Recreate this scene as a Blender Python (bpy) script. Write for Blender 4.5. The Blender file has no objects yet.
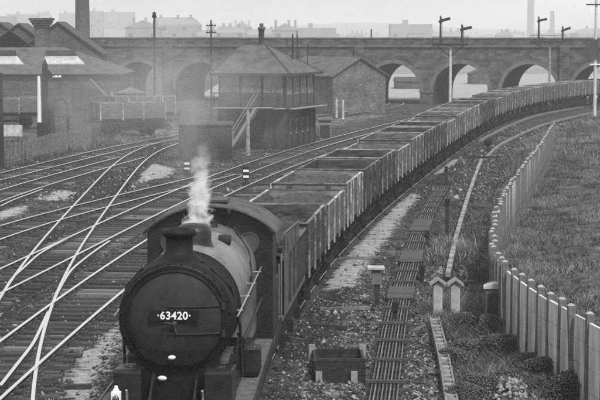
import bpy, math, random
import numpy as np
from mathutils import Vector, Matrix, noise
random.seed(7)
rng = np.random.default_rng(7)
S = bpy.context.scene
COL = S.collection

# ---------------------------------------------------------------- camera
H = 7.2
F = 1800.0
PITCH = math.atan(166.0 / F)
cd = bpy.data.cameras.new('camera'); cam = bpy.data.objects.new('camera', cd); COL.objects.link(cam)
cam.location = (0, 0, H)
cam.rotation_euler = (math.pi / 2 - PITCH, 0, 0)
cd.sensor_width = 36.0; cd.lens = F * 36.0 / 600.0
cd.clip_start = 0.5; cd.clip_end = 6000
S.camera = cam

def P(px, py, z=0.0):
    """a point of the photograph carried out to the level z"""
    u = (px - 300) / F; v = (200 - py) / F
    c, s = math.cos(PITCH), math.sin(PITCH)
    d = (u, c + v * s, -s + v * c)
    t = (z - H) / d[2]
    return (d[0] * t, d[1] * t)

def AT(px, D):
    """x of a photograph column at distance D near the ground"""
    return (px - 300) / F * D

def ZAT(py, D):
    v = (200 - py) / F
    c, s = math.cos(PITCH), math.sin(PITCH)
    return H + D * (-s + v * c) / (c + v * s)

# ---------------------------------------------------------------- world, sun, exposure
SUN_EL, SUN_AZ = 50.0, 155.0          # azimuth clockwise from +Y (behind the camera, a little to the right)
w = bpy.data.worlds.new('World'); S.world = w; w.use_nodes = True
nt = w.node_tree; nt.nodes.clear()
out = nt.nodes.new('ShaderNodeOutputWorld'); bg = nt.nodes.new('ShaderNodeBackground')
sky = nt.nodes.new('ShaderNodeTexSky'); sky.sky_type = 'NISHITA'; sky.sun_disc = False
sky.sun_elevation = math.radians(SUN_EL); sky.sun_rotation = math.radians(SUN_AZ)
sky.air_density = 1.6; sky.dust_density = 4.0
bw = nt.nodes.new('ShaderNodeRGBToBW')
tc = nt.nodes.new('ShaderNodeTexCoord'); mp = nt.nodes.new('ShaderNodeMapping'); mp.inputs['Scale'].default_value = (3.5, 3.5, 22.0)
cn = nt.nodes.new('ShaderNodeTexNoise'); cn.inputs['Scale'].default_value = 3.0; cn.inputs['Detail'].default_value = 5
cr = nt.nodes.new('ShaderNodeMapRange'); cr.inputs['From Min'].default_value = .3; cr.inputs['From Max'].default_value = .7
cr.inputs['To Min'].default_value = 5.6; cr.inputs['To Max'].default_value = 8.0
mx = nt.nodes.new('ShaderNodeMix'); mx.data_type = 'FLOAT'; mx.inputs[0].default_value = .8
L = nt.links.new
L(tc.outputs['Generated'], mp.inputs[0]); L(mp.outputs[0], cn.inputs['Vector']); L(cn.outputs[0], cr.inputs['Value'])
L(sky.outputs[0], bw.inputs[0]); L(bw.outputs[0], mx.inputs[2]); L(cr.outputs[0], mx.inputs[3])
L(mx.outputs[0], bg.inputs['Color']); bg.inputs['Strength'].default_value = 0.117
L(bg.outputs[0], out.inputs['Surface'])
sd = bpy.data.lights.new('sun', 'SUN'); sd.energy = 2.6; sd.angle = math.radians(8); sd.color = (1, 1, 1)
sun = bpy.data.objects.new('sun', sd); COL.objects.link(sun)
az, el = math.radians(SUN_AZ), math.radians(SUN_EL)
sdir = Vector((math.sin(az) * math.cos(el), math.cos(az) * math.cos(el), math.sin(el)))
sun.rotation_euler = sdir.to_track_quat('Z', 'Y').to_euler()
sun.location = sdir * 50
S.view_settings.view_transform = 'Standard'; S.view_settings.look = 'None'
S.view_settings.exposure = 0.25; S.view_settings.gamma = 1.0
S.view_settings.use_curve_mapping = False
S.render.engine = 'CYCLES'
S.cycles.max_bounces = 9; S.cycles.volume_bounces = 6; S.cycles.diffuse_bounces = 3; S.cycles.glossy_bounces = 2
S.cycles.use_denoising = False
S.cycles.volume_max_steps = 96

# ---------------------------------------------------------------- materials
MATS = {}
def mat(name, lo, hi=None, scale=6.0, rough=.85, metal=0.0, bump=0.0, bscale=None, detail=6, stretch=(1, 1, 1),
        spec=.3, kind='noise', rlo=.35, rhi=.65):
    if name in MATS: return MATS[name]
    m = bpy.data.materials.new(name); m.use_nodes = True
    n = m.node_tree; b = n.nodes['Principled BSDF']
    b.inputs['Roughness'].default_value = rough; b.inputs['Metallic'].default_value = metal
    b.inputs['Specular IOR Level'].default_value = spec
    hi = lo if hi is None else hi
    t = n.nodes.new('ShaderNodeTexCoord'); mm = n.nodes.new('ShaderNodeMapping'); mm.inputs['Scale'].default_value = stretch
    n.links.new(t.outputs['Object'], mm.inputs[0])
    x = n.nodes.new('ShaderNodeTexNoise'); x.inputs['Scale'].default_value = scale; x.inputs['Detail'].default_value = detail
    x.inputs['Roughness'].default_value = .65
    n.links.new(mm.outputs[0], x.inputs['Vector'])
    r = n.nodes.new('ShaderNodeMapRange'); r.inputs['From Min'].default_value = rlo; r.inputs['From Max'].default_value = rhi
    r.inputs['To Min'].default_value = lo; r.inputs['To Max'].default_value = hi
    n.links.new(x.outputs[0], r.inputs['Value']); n.links.new(r.outputs[0], b.inputs['Base Color'])
    m['rng'] = 1
    if bump:
        y = n.nodes.new('ShaderNodeTexNoise'); y.inputs['Scale'].default_value = bscale or scale * 3; y.inputs['Detail'].default_value = 5
        n.links.new(mm.outputs[0], y.inputs['Vector'])
        bp = n.nodes.new('ShaderNodeBump'); bp.inputs['Strength'].default_value = min(1, bump); bp.inputs['Distance'].default_value = .03
        n.links.new(y.outputs[0], bp.inputs['Height']); n.links.new(bp.outputs[0], b.inputs['Normal'])
    MATS[name] = m
    return m

def brick(name, lo, hi, mortar, scale=1.0, row=.075, length=.225):
    if name in MATS: return MATS[name]
    m = mat(name, lo, hi, scale=.7, rough=.92, bump=.3, bscale=8)
    n = m.node_tree; b = n.nodes['Principled BSDF']; src = b.inputs['Base Color'].links[0].from_socket
    t = n.nodes.new('ShaderNodeTexCoord')
    sx = n.nodes.new('ShaderNodeSeparateXYZ'); n.links.new(t.outputs['Object'], sx.inputs[0])
    ad = n.nodes.new('ShaderNodeMath'); ad.operation = 'ADD'; n.links.new(sx.outputs[0], ad.inputs[0]); n.links.new(sx.outputs[1], ad.inputs[1])
    cx = n.nodes.new('ShaderNodeCombineXYZ'); n.links.new(ad.outputs[0], cx.inputs[0]); n.links.new(sx.outputs[2], cx.inputs[1])
    br = n.nodes.new('ShaderNodeTexBrick'); br.inputs['Scale'].default_value = scale
    br.inputs['Brick Width'].default_value = length; br.inputs['Row Height'].default_value = row; br.inputs['Mortar Size'].default_value = .008
    br.inputs['Color1'].default_value = (.55, .55, .55, 1); br.inputs['Color2'].default_value = (1.4, 1.4, 1.4, 1)
    br.inputs['Mortar'].default_value = (mortar, mortar, mortar, 1)
    n.links.new(cx.outputs[0], br.inputs['Vector'])
    mu = n.nodes.new('ShaderNodeMix'); mu.data_type = 'RGBA'; mu.blend_type = 'MULTIPLY'; mu.inputs[0].default_value = 1
    n.links.new(src, mu.inputs[6]); n.links.new(br.outputs[0], mu.inputs[7]); n.links.new(mu.outputs[2], b.inputs['Base Color'])
    return m

M = dict(
    rail_top=mat('rail_head_steel', .9, .98, 3, .3, 1.0, spec=.5),
    rail_side=mat('rail_web_rust', .035, .07, 5, .8, 0),
    sleeper=mat('creosoted_timber', .02, .16, 9, .9, 0, .6, 30, stretch=(1, 8, 8)),
    chair=mat('rusty_chair_iron', .05, .09, 20, .8),
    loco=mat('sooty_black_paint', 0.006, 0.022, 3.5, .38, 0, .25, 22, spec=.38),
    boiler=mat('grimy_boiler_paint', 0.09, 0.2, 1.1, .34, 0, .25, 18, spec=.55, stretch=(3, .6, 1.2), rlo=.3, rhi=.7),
    locodark=mat('smokebox_black', 0.003, 0.01, 5, .6, 0, .2, 40, spec=.2),
    door=mat('smokebox_door_paint', 0.018, 0.036, 3, .62, 0, .25, 30, spec=.16),
    soot=mat('dark_underframe', 0.006, 0.02, 8, .85),
    plate=mat('dusty_footplate', 0.07, 0.15, 6, .75, 0, .2),
    white=mat('white_paint', .7, .85, 8, .6),
    offwhite=mat('weathered_white_paint', .4, .62, 6, .75),
    steel=mat('bright_steel_rod', .55, .7, 10, .3, 1.0),
    coal=mat('coal', 0.008, 0.035, 14, .55, 0, 1, 12, spec=.5),
    coal2=mat('dusty_slack_coal', 0.03, 0.08, 10, .8, 0, 1, 12),
    wood_a=mat('weathered_wagon_planks', 0.02, 0.085, 5, .88, 0, .4, 25, stretch=(6, 1, 9)),
    wood_b=mat('grey_wagon_planks', 0.03, 0.12, 5, .88, 0, .4, 25, stretch=(6, 1, 9)),
    wood_c=mat('dark_wagon_planks', 0.015, 0.05, 5, .88, 0, .4, 25, stretch=(6, 1, 9)),
    rib=mat('wagon_ironwork', 0.1, 0.42, 7, .8),
    ribd=mat('dark_wagon_ironwork', 0.03, 0.07, 7, .8),
    inner=mat('wagon_inside_boards', 0.02, 0.06, 6, .9, 0, .4, 25),
    concrete=mat('fence_concrete', 0.3, 0.6, 2.5, .9, 0, .3, 20, stretch=(1, 1, .6)),
    concrete_d=mat('stained_and_gap_shade_concrete', 0.07, 0.2, 3, .9, 0, .3, 20),
    timber=mat('pale_weathered_timber', .2, .36, 8, .9, 0, .3, 30, stretch=(4, 1, 4)),
    timber_d=mat('dark_timber', 0.02, 0.06, 8, .9, 0, .3, 30),
    iron=mat('dark_iron', 0.012, 0.035, 8, .7),
    rod=mat('rodding_iron', 0.1, 0.28, 6, .5, .3),
    brick=brick('sooty_brick', 0.05, 0.11, .8),
    brick_l=brick('hut_brick', 0.08, 0.17, .9),
    stone=mat('sooty_stone', 0.07, 0.16, .8, .92, 0, .4, 10),
    via=brick('viaduct_masonry', 0.055, 0.12, .5, 1.0, .3, .62),
    soffit=mat('arch_soffit_dark', 0.02, 0.045, 1.2, .95),  # darker than the viaduct face; also used inside the signal box cabin
    slate=mat('roof_slate', 0.06, 0.12, 1.4, .75, 0, .5, 9, stretch=(1, 1, 1)),
    slate_d=mat('dark_roof_slate', 0.035, 0.07, 1.4, .75, 0, .5, 9),
    glass=mat('window_glass', .05, .09, 2, .12, 0, spec=.8),
    glass_l=mat('painted_reflection_skylight_glass', 0.35, 0.55, 2, .25, 0, spec=.8),  # pale base colour paints in the sky's reflection
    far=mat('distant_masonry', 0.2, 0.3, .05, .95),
    steamless=mat('galvanised_sheet', 0.12, 0.24, 2, .6, 0, .3, 10),
)

# ground: one material whose zones come from surface kinds and painted tones stored on the mesh
def ground_mat():
    m = bpy.data.materials.new('yard_ground'); m.use_nodes = True
    n = m.node_tree; b = n.nodes['Principled BSDF']; b.inputs['Roughness'].default_value = .95; b.inputs['Specular IOR Level'].default_value = .15
    tc = n.nodes.new('ShaderNodeTexCoord')
    def noi(sc, det=6, rough=.65):
        x = n.nodes.new('ShaderNodeTexNoise'); x.inputs['Scale'].default_value = sc; x.inputs['Detail'].default_value = det
        x.inputs['Roughness'].default_value = rough; n.links.new(tc.outputs['Object'], x.inputs['Vector']); return x.outputs[0]
    def rngm(s, a, c, lo, hi):
        r = n.nodes.new('ShaderNodeMapRange'); r.inputs['From Min'].default_value = a; r.inputs['From Max'].default_value = c
        r.inputs['To Min'].default_value = lo; r.inputs['To Max'].default_value = hi; n.links.new(s, r.inputs['Value']); return r.outputs[0]
    def mixf(f, a, c):
        x = n.nodes.new('ShaderNodeMix'); x.data_type = 'FLOAT'; n.links.new(f, x.inputs[0]); n.links.new(a, x.inputs[2]); n.links.new(c, x.inputs[3]); return x.outputs[0]
    def mul(a, c):
        x = n.nodes.new('ShaderNodeMath'); x.operation = 'MULTIPLY'; n.links.new(a, x.inputs[0]); n.links.new(c, x.inputs[1]); return x.outputs[0]
    def attr(nm):
        x = n.nodes.new('ShaderNodeAttribute'); x.attribute_name = nm; return x.outputs['Fac']
    v = n.nodes.new('ShaderNodeTexVoronoi'); v.inputs['Scale'].default_value = 13; n.links.new(tc.outputs['Object'], v.inputs['Vector'])
    big = mul(rngm(noi(.55, 7), .36, .66, .4, 1.7), rngm(noi(2.4, 6, .8), .35, .65, .45, 1.6))
    peb = rngm(v.outputs['Color'], 0, 1, .55, 1.45)
    cind = mul(mul(rngm(noi(9), .3, .7, .022, .085), big), peb)
    pale = mul(rngm(noi(3), .3, .7, .2, .46), rngm(v.outputs['Color'], 0, 1, .8, 1.2))
    grass = mul(rngm(noi(2.2, 9, .75), .36, .66, .03, .15), rngm(noi(.3, 7), .35, .65, .6, 1.6))
    dark = rngm(noi(7), .3, .7, .015, .05)
    def edge(a):   # break the zone edges up
        s = n.nodes.new('ShaderNodeMath'); s.operation = 'ADD'; n.links.new(a, s.inputs[0]); n.links.new(rngm(noi(2.6, 8, .7), .25, .75, -.45, .45), s.inputs[1])
        return rngm(s.outputs[0], .38, .62, 0, 1)
    c = mixf(edge(attr('dark')), cind, dark)
    c = mixf(edge(attr('grass')), c, grass)
    c = mixf(edge(attr('pale')), c, pale)
    n.links.new(c, b.inputs['Base Color'])
    bp = n.nodes.new('ShaderNodeBump'); bp.inputs['Strength'].default_value = .8; bp.inputs['Distance'].default_value = .04
    n.links.new(v.outputs['Distance'], bp.inputs['Height'])
    bp2 = n.nodes.new('ShaderNodeBump'); bp2.inputs['Strength'].default_value = .7; bp2.inputs['Distance'].default_value = .1
    n.links.new(noi(4, 8), bp2.inputs['Height']); n.links.new(bp.outputs[0], bp2.inputs['Normal'])
    n.links.new(bp2.outputs[0], b.inputs['Normal'])
    return m

# ---------------------------------------------------------------- mesh building helpers
class MB:
    def __init__(s): s.v = []; s.f = []; s.m = []; s.sm = []
    def add(s, vs, fs, mi=0, smooth=False):
        o = len(s.v); s.v += [tuple(p) for p in vs]; s.f += [tuple(i + o for i in f) for f in fs]
        s.m += [mi] * len(fs); s.sm += [smooth] * len(fs)
    def box(s, x0, x1, y0, y1, z0, z1, mi=0, T=None):
        vs = [(x, y, z) for z in (z0, z1) for y in (y0, y1) for x in (x0, x1)]
        if T: vs = [T @ Vector(p) for p in vs]
        s.add(vs, [(0, 2, 3, 1), (4, 5, 7, 6), (0, 1, 5, 4), (2, 6, 7, 3), (0, 4, 6, 2), (1, 3, 7, 5)], mi)
    def tube(s, pts, r, n=8, mi=0, caps=True, smooth=True):
        pts = [Vector(p) for p in pts]; k = len(pts); rs = r if isinstance(r, (list, tuple)) else [r] * k
        vs = []; ref = None
        for i, p in enumerate(pts):
            d = (pts[min(i + 1, k - 1)] - pts[max(i - 1, 0)]).normalized()
            if ref is None: ref = Vector((0, 0, 1)) if abs(d.z) < .9 else Vector((1, 0, 0))
            a = d.cross(ref).normalized(); b = a.cross(d).normalized(); ref = b
            for j in range(n):
                t = 2 * math.pi * j / n; vs.append(p + (a * math.cos(t) + b * math.sin(t)) * rs[i])
        fs = [(i * n + j, i * n + (j + 1) % n, (i + 1) * n + (j + 1) % n, (i + 1) * n + j) for i in range(k - 1) for j in range(n)]
        s.add(vs, fs, mi, smooth)
        if caps: s.add([vs[j] for j in range(n)], [tuple(range(n))], mi); s.add([vs[(k - 1) * n + j] for j in range(n)], [tuple(reversed(range(n)))], mi)
    def lathe(s, prof, axis='z', c=(0, 0, 0), n=24, mi=0, smooth=True):
        vs = []
        for r, h in prof:
            for j in range(n):
                t = 2 * math.pi * j / n; a, b = r * math.cos(t), r * math.sin(t)
                p = (a, b, h) if axis == 'z' else ((a, h, b) if axis == 'y' else (h, a, b))
                vs.append((p[0] + c[0], p[1] + c[1], p[2] + c[2]))
        fs = [(i * n + j, i * n + (j + 1) % n, (i + 1) * n + (j + 1) % n, (i + 1) * n + j) for i in range(len(prof) - 1) for j in range(n)]
        s.add(vs, fs, mi, smooth)
    def prism(s, poly, h0, h1, axis='z', mi=0, T=None):
        def q(a, b, h): return {'z': (a, b, h), 'y': (a, h, b), 'x': (h, a, b)}[axis]
        n = len(poly); vs = [q(a, b, h0) for a, b in poly] + [q(a, b, h1) for a, b in poly]
        if T: vs = [T @ Vector(p) for p in vs]
        s.add(vs, [tuple(range(n))[::-1], tuple(range(n, 2 * n))] + [(i, (i + 1) % n, n + (i + 1) % n, n + i) for i in range(n)], mi)
    def mesh(s, name, mats):
        me = bpy.data.meshes.new(name); me.from_pydata(s.v, [], s.f)
        for m in mats if isinstance(mats, (list, tuple)) else [mats]: me.materials.append(m)
        me.polygons.foreach_set('material_index', s.m); me.polygons.foreach_set('use_smooth', s.sm)
        me.update(); return me
    def build(s, name, mats, parent=None, loc=(0, 0, 0), rz=0, bevel=0):
        o = bpy.data.objects.new(name, s.mesh(name, mats)); COL.objects.link(o); o.location = loc; o.rotation_euler = (0, 0, rz)
        if parent: o.parent = parent
        if bevel:
            b = o.modifiers.new('bevel', 'BEVEL'); b.width = bevel; b.segments = 2; b.limit_method = 'ANGLE'
        return o

def tag(o, label, cat, group=None, kind=None):
    o['label'] = label; o['category'] = cat
    if group: o['group'] = group
    if kind: o['kind'] = kind
    return o
def thing(name, label, cat, loc=(0, 0, 0), rz=0, group=None):
    o = bpy.data.objects.new(name, None); COL.objects.link(o); o.location = loc; o.rotation_euler = (0, 0, rz); o.empty_display_size = .3
    return tag(o, label, cat, group)
def kids(o): return [c for c in bpy.data.objects if c.parent == o]
def copy_tree(o, parent=None, tree=None):
    c = o.copy(); COL.objects.link(c)
    if parent: c.parent = parent
    for ch in KIDS.get(o.name, []): copy_tree(ch, c)
    return c
KIDS = {}
def snapshot(o):
    KIDS[o.name] = kids(o)
    for c in KIDS[o.name]: snapshot(c)

def interp(pts, D):
    """smooth x(D) through (D, x) points: monotone-ish cubic"""
    p = sorted(pts); ds = np.array([a for a, _ in p]); xs = np.array([b for _, b in p])
    D = np.atleast_1d(np.asarray(D, float))
    if len(p) == 2: return np.interp(D, ds, xs)
    sl = np.gradient(xs, ds)
    i = np.clip(np.searchsorted(ds, D) - 1, 0, len(ds) - 2)
    h = ds[i + 1] - ds[i]; t = (D - ds[i]) / h
    y = (2*t**3 - 3*t**2 + 1) * xs[i] + (t**3 - 2*t**2 + t) * h * sl[i] + (-2*t**3 + 3*t**2) * xs[i+1] + (t**3 - t**2) * h * sl[i+1]
    lo = D < ds[0]; hi = D > ds[-1]
    y = np.where(lo, xs[0] + (D - ds[0]) * sl[0], y); y = np.where(hi, xs[-1] + (D - ds[-1]) * sl[-1], y)
    return y
def smooth_path(pts, deg):
    d = np.array([a for a, _ in pts]); x = np.array([b for _, b in pts]); m = d.mean(); sc = np.ptp(d) / 2
    c = np.polyfit((d - m) / sc, x, deg)
    return lambda D: np.polyval(c, (np.asarray(D, float) - m) / sc)

# ---------------------------------------------------------------- the lines of the tracks
TRAIN_PTS = [(20, -2.25), (28.5, -2.0), (35, -1.72), (41, -1.38), (46, -.9), (57, .42), (74, 2.75), (91, 5.5), (105, 7.9), (125, 11.6), (141, 14.9), (151, 17.3), (165, 21.4), (175, 25.0), (183, 28.6), (195, 34.3), (210, 42)]
train_x = smooth_path(TRAIN_PTS, 6)
def gauge_from(px_left, px_right):
    """centre line from the photograph's left and right rail"""
    pts = []
    for l, sgn in ((px_left, .72), (px_right, -.72)):
        for a, b in l:
            x, d = P(a, b, 0.0); pts.append((d, x + sgn))
    return pts
R9 = [(0, 337.5), (30, 318), (60, 299), (90, 280.5), (115, 265), (147, 246)]
R10 = [(0, 391), (33, 365), (63, 340), (90, 318), (127, 290), (231, 205), (263, 190), (272, 186)]
R7 = [(0, 266), (25, 256), (50, 246), (80, 232), (100, 223), (130, 212), (170, 196), (228, 166)]
R8 = [(0, 292), (30, 276), (70, 257), (90, 248), (130, 228.5), (170, 210), (252, 167), (289, 156), (330, 145), (360, 137.5)]
R5 = [(0, 225), (30, 217), (60, 208.5), (90, 201), (140, 190), (170, 183)]
R6 = [(0, 237.5), (30, 229), (65, 218.5), (90, 211), (140, 197), (170, 190)]
R3 = [(0, 188), (30, 179.5), (55, 171.5), (90, 164), (115, 158)]
R4 = [(0, 200), (20, 194.5), (45, 187), (65, 180.5), (90, 173), (105, 168)]
R1 = [(0, 171.5), (30, 163.5), (55, 157.5), (90, 151), (130, 143), (160, 137)]
R2 = [(0, 179), (40, 171), (65, 164.5), (90, 157), (105, 154), (140, 147)]
X1 = [(3, 290), (28, 253), (50, 230), (72, 205), (88, 190), (105, 171), (120, 157), (135, 150), (160, 142), (170, 139)]
X2 = [(28, 400), (37, 360), (43, 340), (51, 305), (62, 280), (77, 252), (97, 224), (115, 198), (129, 180), (143, 162), (157, 152), (170, 146)]
c_path = smooth_path(gauge_from(R9, R10) + [(100, .9), (120, 5.2), (150, 13), (170, 18), (190, 23.7)], 4)
b_path = smooth_path(gauge_from(R7, R8) + [(141, 7.2), (154, 10), (170, 13.4), (190, 17.2)], 4)
a_path = smooth_path(gauge_from(R5, R6) + [(95, -3.6)], 3)
d_path = smooth_path(gauge_from(R3, R4) + [(112, -8.9), (122, -7.6)], 3)
e_path = smooth_path(gauge_from(R1, R2) + [(140, -5.0), (154, 0.4), (166, 4.6), (190, 10.2)], 4)
x_path = smooth_path(gauge_from(X1, X2), 5)

def frame(fn, D):
    e = .5; x = float(fn(D)); dx = float(fn(D + e) - fn(D - e)) / (2 * e)
    l = math.hypot(dx, 1); return x, (dx / l, 1 / l)

def rail_mesh(pts, name):
    """a bullhead rail along ground points: bright head, rusty web"""
    prof = [(-.035, -.13), (-.03, -.10), (-.009, -.09), (-.009, -.045), (-.035, -.035), (-.042, -.006), (-.036, 0), (.036, 0), (.042, -.006), (.035, -.035), (.009, -.045), (.009, -.09), (.03, -.10), (.035, -.13)]
    mb = MB(); n = len(prof); vs = []
    for i, (x, y) in enumerate(pts):
        a = pts[max(i - 1, 0)]; b = pts[min(i + 1, len(pts) - 1)]
        d = Vector((b[0] - a[0], b[1] - a[1], 0)).normalized(); s = Vector((d.y, -d.x, 0))
        for u, h in prof: vs.append((x + s.x * u, y + s.y * u, h))
    fs = []; ms = []
    for i in range(len(pts) - 1):
        for j in range(n):
            fs.append((i * n + j, i * n + (j + 1) % n, (i + 1) * n + (j + 1) % n, (i + 1) * n + j))
    mb.add(vs, fs)
    mb.m = [0 if (k % n) in (4, 5, 6, 7, 8) else 1 for k in range(len(fs))]
    k = len(pts) - 1
    mb.add([vs[j] for j in range(n)], [tuple(range(n))], 1); mb.add([vs[k * n + j] for j in range(n)], [tuple(range(n))[::-1]], 1)
    return mb

def sleeper_mesh():
    mb = MB()
    mb.box(-1.3, 1.3, -.127, .127, -.27, -.135, 0)
    for s in (-1, 1):
        mb.box(s * .752 - .17, s * .752 + .17, -.09, .09, -.134, -.10, 1)
        mb.box(s * .752 + .045, s * .752 + .10, -.07, .07, -.10, -.035, 1); mb.box(s * .752 - .10, s * .752 - .045, -.07, .07, -.10, -.035, 1)
    return mb
SLEEPERS = []
for k in range(5):
    mb = sleeper_mesh()
    me = mb.mesh('sleeper', [mat('creosoted_timber_%d' % k, [.015, .05, .1, .03, .16][k], [.06, .12, .18, .09, .24][k], 9, .9, 0, .6, 30, stretch=(1, 8, 8)), M['chair']])
    SLEEPERS.append(me)

def track(label, fn, d0, d1, near=100, sleeper_range=None, rails=((-.7525,), (.7525,))):
    track.n = getattr(track, 'n', -1) + 1; zt_ = -.004 * track.n
    t = thing('railway_track', label, 'railway track', (float(fn(d0)), d0, zt_))
    o = Vector((float(fn(d0)), d0, 0))
    for (off,) in rails:
        pts = []
        D = d0
        while D <= d1:
            x, (dx, dy) = frame(fn, D)
            pts.append((x + dy * off - o.x, D - dx * off - o.y)); D += 1.0 if D < 120 else 2.0
        rail_mesh(pts, 'rail').build('rail', [M['rail_top'], M['rail_side']], t)
    D = (sleeper_range or (d0, d1))[0]; n = 0; rest = MB(); end = (sleeper_range or (d0, d1))[1]
    while D < end:
        x, (dx, dy) = frame(fn, D); rz = -math.atan2(dx, dy) + random.uniform(-.02, .02)
        me = SLEEPERS[random.choice([0, 0, 1, 1, 1, 2, 3, 3, 3, 4])]
        if n < 96:
            s = bpy.data.objects.new('sleeper', me); COL.objects.link(s); s.parent = t
            s.location = (x - o.x + random.uniform(-.05, .05), D - o.y, random.uniform(-.008, 0)); s.rotation_euler = (0, 0, rz)
        else:
            T = Matrix.Translation((x - o.x, D - o.y, 0)) @ Matrix.Rotation(rz, 4, 'Z')
            rest.box(-1.3, 1.3, -.127, .127, -.27, -.135, 0, T)
        n += 1; D += .74 * dy
    if rest.v:
        r = rest.build('sleepers', M['sleeper'], t); r['kind'] = 'stuff'
    return t, o

track('track under the locomotive and the whole coal train', train_x, 21, 193)
tc_, oc = track('track with a gleaming pair of rails nearest the left of the locomotive', c_path, 30, 188)
track('long track running past the foot of the signal box, second left of the locomotive', b_path, 44, 188)
track('third track left of the locomotive, merging into the second before the signal box', a_path, 60, 93.5)
track('fourth track left of the locomotive, between the crossover top and the pale sand patches', d_path, 74, 106)
track('farthest track on the left, passing the iron railings and curving behind the signal box', e_path, 82, 190)
tx, ox = track('diagonal crossover track cutting across the other tracks at left', x_path, 32, 122, sleeper_range=(33.2, 45))
def extra_rail(pxs, parent, o):
    extra_rail.n = getattr(extra_rail, 'n', 0) + 1
    pts = [P(a, b, 0) for a, b in pxs]; d = np.array([p[1] for p in pts]); x = np.array([p[0] for p in pts]); od = np.argsort(d); d, x = d[od], x[od]
    DD = np.arange(d[0], d[-1], .5); XX = interp(list(zip(d, x)), DD)
    rail_mesh([(a - o.x, b - o.y) for a, b in zip(XX, DD)], 'rail').build('closure_rail', [M['rail_top'], M['rail_side']], parent, (0, 0, -.004 * extra_rail.n))
extra_rail([(0, 384), (15, 365), (34, 340), (40, 328), (49, 309)], tx, ox)
extra_rail([(112, 238), (100, 246), (85, 257), (72, 268), (63, 281), (57, 292), (52, 303)], tx, ox)
extra_rail([(70, 236), (60, 241), (40, 252), (25, 265), (13, 276), (5, 288), (0, 296)], tx, ox)
extra_rail([(0, 205), (15, 198), (30, 192.5), (45, 187)], tx, ox)

# ---------------------------------------------------------------- ground
def poly_mask(X, Y, poly, soft=.35):
    """signed-ish mask: 1 inside, fading out over soft metres"""
    inside = np.zeros(X.shape, bool); dist = np.full(X.shape, 1e9)
    n = len(poly)
    for i in range(n):
        (x0, y0), (x1, y1) = poly[i], poly[(i + 1) % n]
        c = ((y0 > Y) != (y1 > Y)) & (X < (x1 - x0) * (Y - y0) / ((y1 - y0) or 1e-9) + x0); inside ^= c
        dx, dy = x1 - x0, y1 - y0; L2 = dx * dx + dy * dy or 1e-9
        t = np.clip(((X - x0) * dx + (Y - y0) * dy) / L2, 0, 1)
        dist = np.minimum(dist, np.hypot(X - x0 - t * dx, Y - y0 - t * dy))
    sd = np.where(inside, dist, -dist)
    return np.clip(sd / soft * .5 + .5, 0, 1)

FENCE = [(29, 6.5), (33, 5.95), (37.7, 5.32), (42, 5.0), (45, 4.98), (50, 5.38), (55, 6.0), (60, 6.75), (70, 8.4), (81, 10.4), (95, 12.9), (112, 15.8)]
fence_x = lambda D: interp(FENCE, D)
xs = np.concatenate([-np.geomspace(1490, 42, 26), np.arange(-40, -22, 1.0), np.arange(-22, 16, .22), np.arange(16, 45, .6), np.geomspace(46, 1490, 26)])
ys = np.concatenate([np.linspace(-115, 10, 8), np.arange(14, 26, 1.0), np.arange(26, 75, .25), np.arange(75, 130, .5), np.arange(130, 230, 1.0), np.geomspace(232, 2190, 30)])
XX, YY = np.meshgrid(xs, ys)
pale = np.zeros(XX.shape); dark = np.zeros(XX.shape); grass = np.zeros(XX.shape)
for pxs in ([(321, 291), (343, 287), (372, 245), (413, 197), (400, 194), (372, 222), (345, 255)],
            [(425, 176), (440, 174), (458, 162), (450, 160), (436, 165)],
            [(68, 400), (72, 368), (92, 345), (122, 318), (118, 345), (100, 372), (92, 400)],
            [(40, 199), (62, 201), (82, 193), (60, 189)], [(0, 220), (22, 213), (28, 205), (10, 208), (-6, 214)],
            [(102, 190), (118, 190), (132, 173), (128, 166), (112, 176)], [(136, 184), (168, 176), (175, 168), (152, 163), (140, 172)],
            [(330, 300), (352, 296), (350, 292), (332, 294)], [(436, 276), (452, 270), (450, 262), (440, 266)]):
    pale = np.maximum(pale, poly_mask(XX, YY, [P(a, b, -.2) for a, b in pxs], .5))
strip = np.maximum(poly_mask(XX, YY, [P(a, b, -.2) for a, b in [(322, 293), (356, 288), (382, 247), (420, 196), (402, 193), (370, 222), (342, 255)]], .35), poly_mask(XX, YY, [P(a, b, -.2) for a, b in [(425, 177), (441, 175), (460, 161), (448, 160), (434, 165)]], .35))
pale = np.maximum(pale, np.where((YY > 206) & (XX > -4), .55, 0))  # paler ground colour put in for the light seen through the arches
pale = np.maximum(pale, poly_mask(XX, YY, [(-2, 128), (10, 165), (6, 175), (-14, 150), (-14, 128)], 2.5) * .42)
near_pale = np.exp(-((YY - 34) / 22) ** 2) * .38; pale = np.where((XX > -.2) & (XX < 4.9), np.maximum(pale, near_pale), pale)
fx = fence_x(YY.ravel()).reshape(YY.shape)
edge_r = np.where(YY < 104, fx - .7, interp([(104, 11.2), (111, 12.8), (124.6, 15.3), (142, 19.6), (166, 27.8), (205, 44)], YY.ravel()).reshape(YY.shape))
grass = np.clip((XX - edge_r) / .8 + .5, 0, 1) * np.where(YY < 205, 1, 0)
grass = np.maximum(grass, poly_mask(XX, YY, [(3.4, 30), (5.5, 30), (5.3, 52), (4.0, 46)], .6) * .75)
grass = np.maximum(grass, np.clip((-15.5 - XX) / 2, 0, 1) * .55)
for fn, a, b in ((train_x, 20, 192), (c_path, 28, 188), (b_path, 44, 188), (a_path, 60, 94), (d_path, 74, 106), (e_path, 82, 190), (x_path, 30, 122)):
    dd = np.abs(XX - fn(np.clip(YY, a, b))); dark = np.maximum(dark, np.where((YY > a - 3) & (YY < b), np.clip((1.7 - dd) / .9, 0, 1) * .62, 0))
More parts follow.
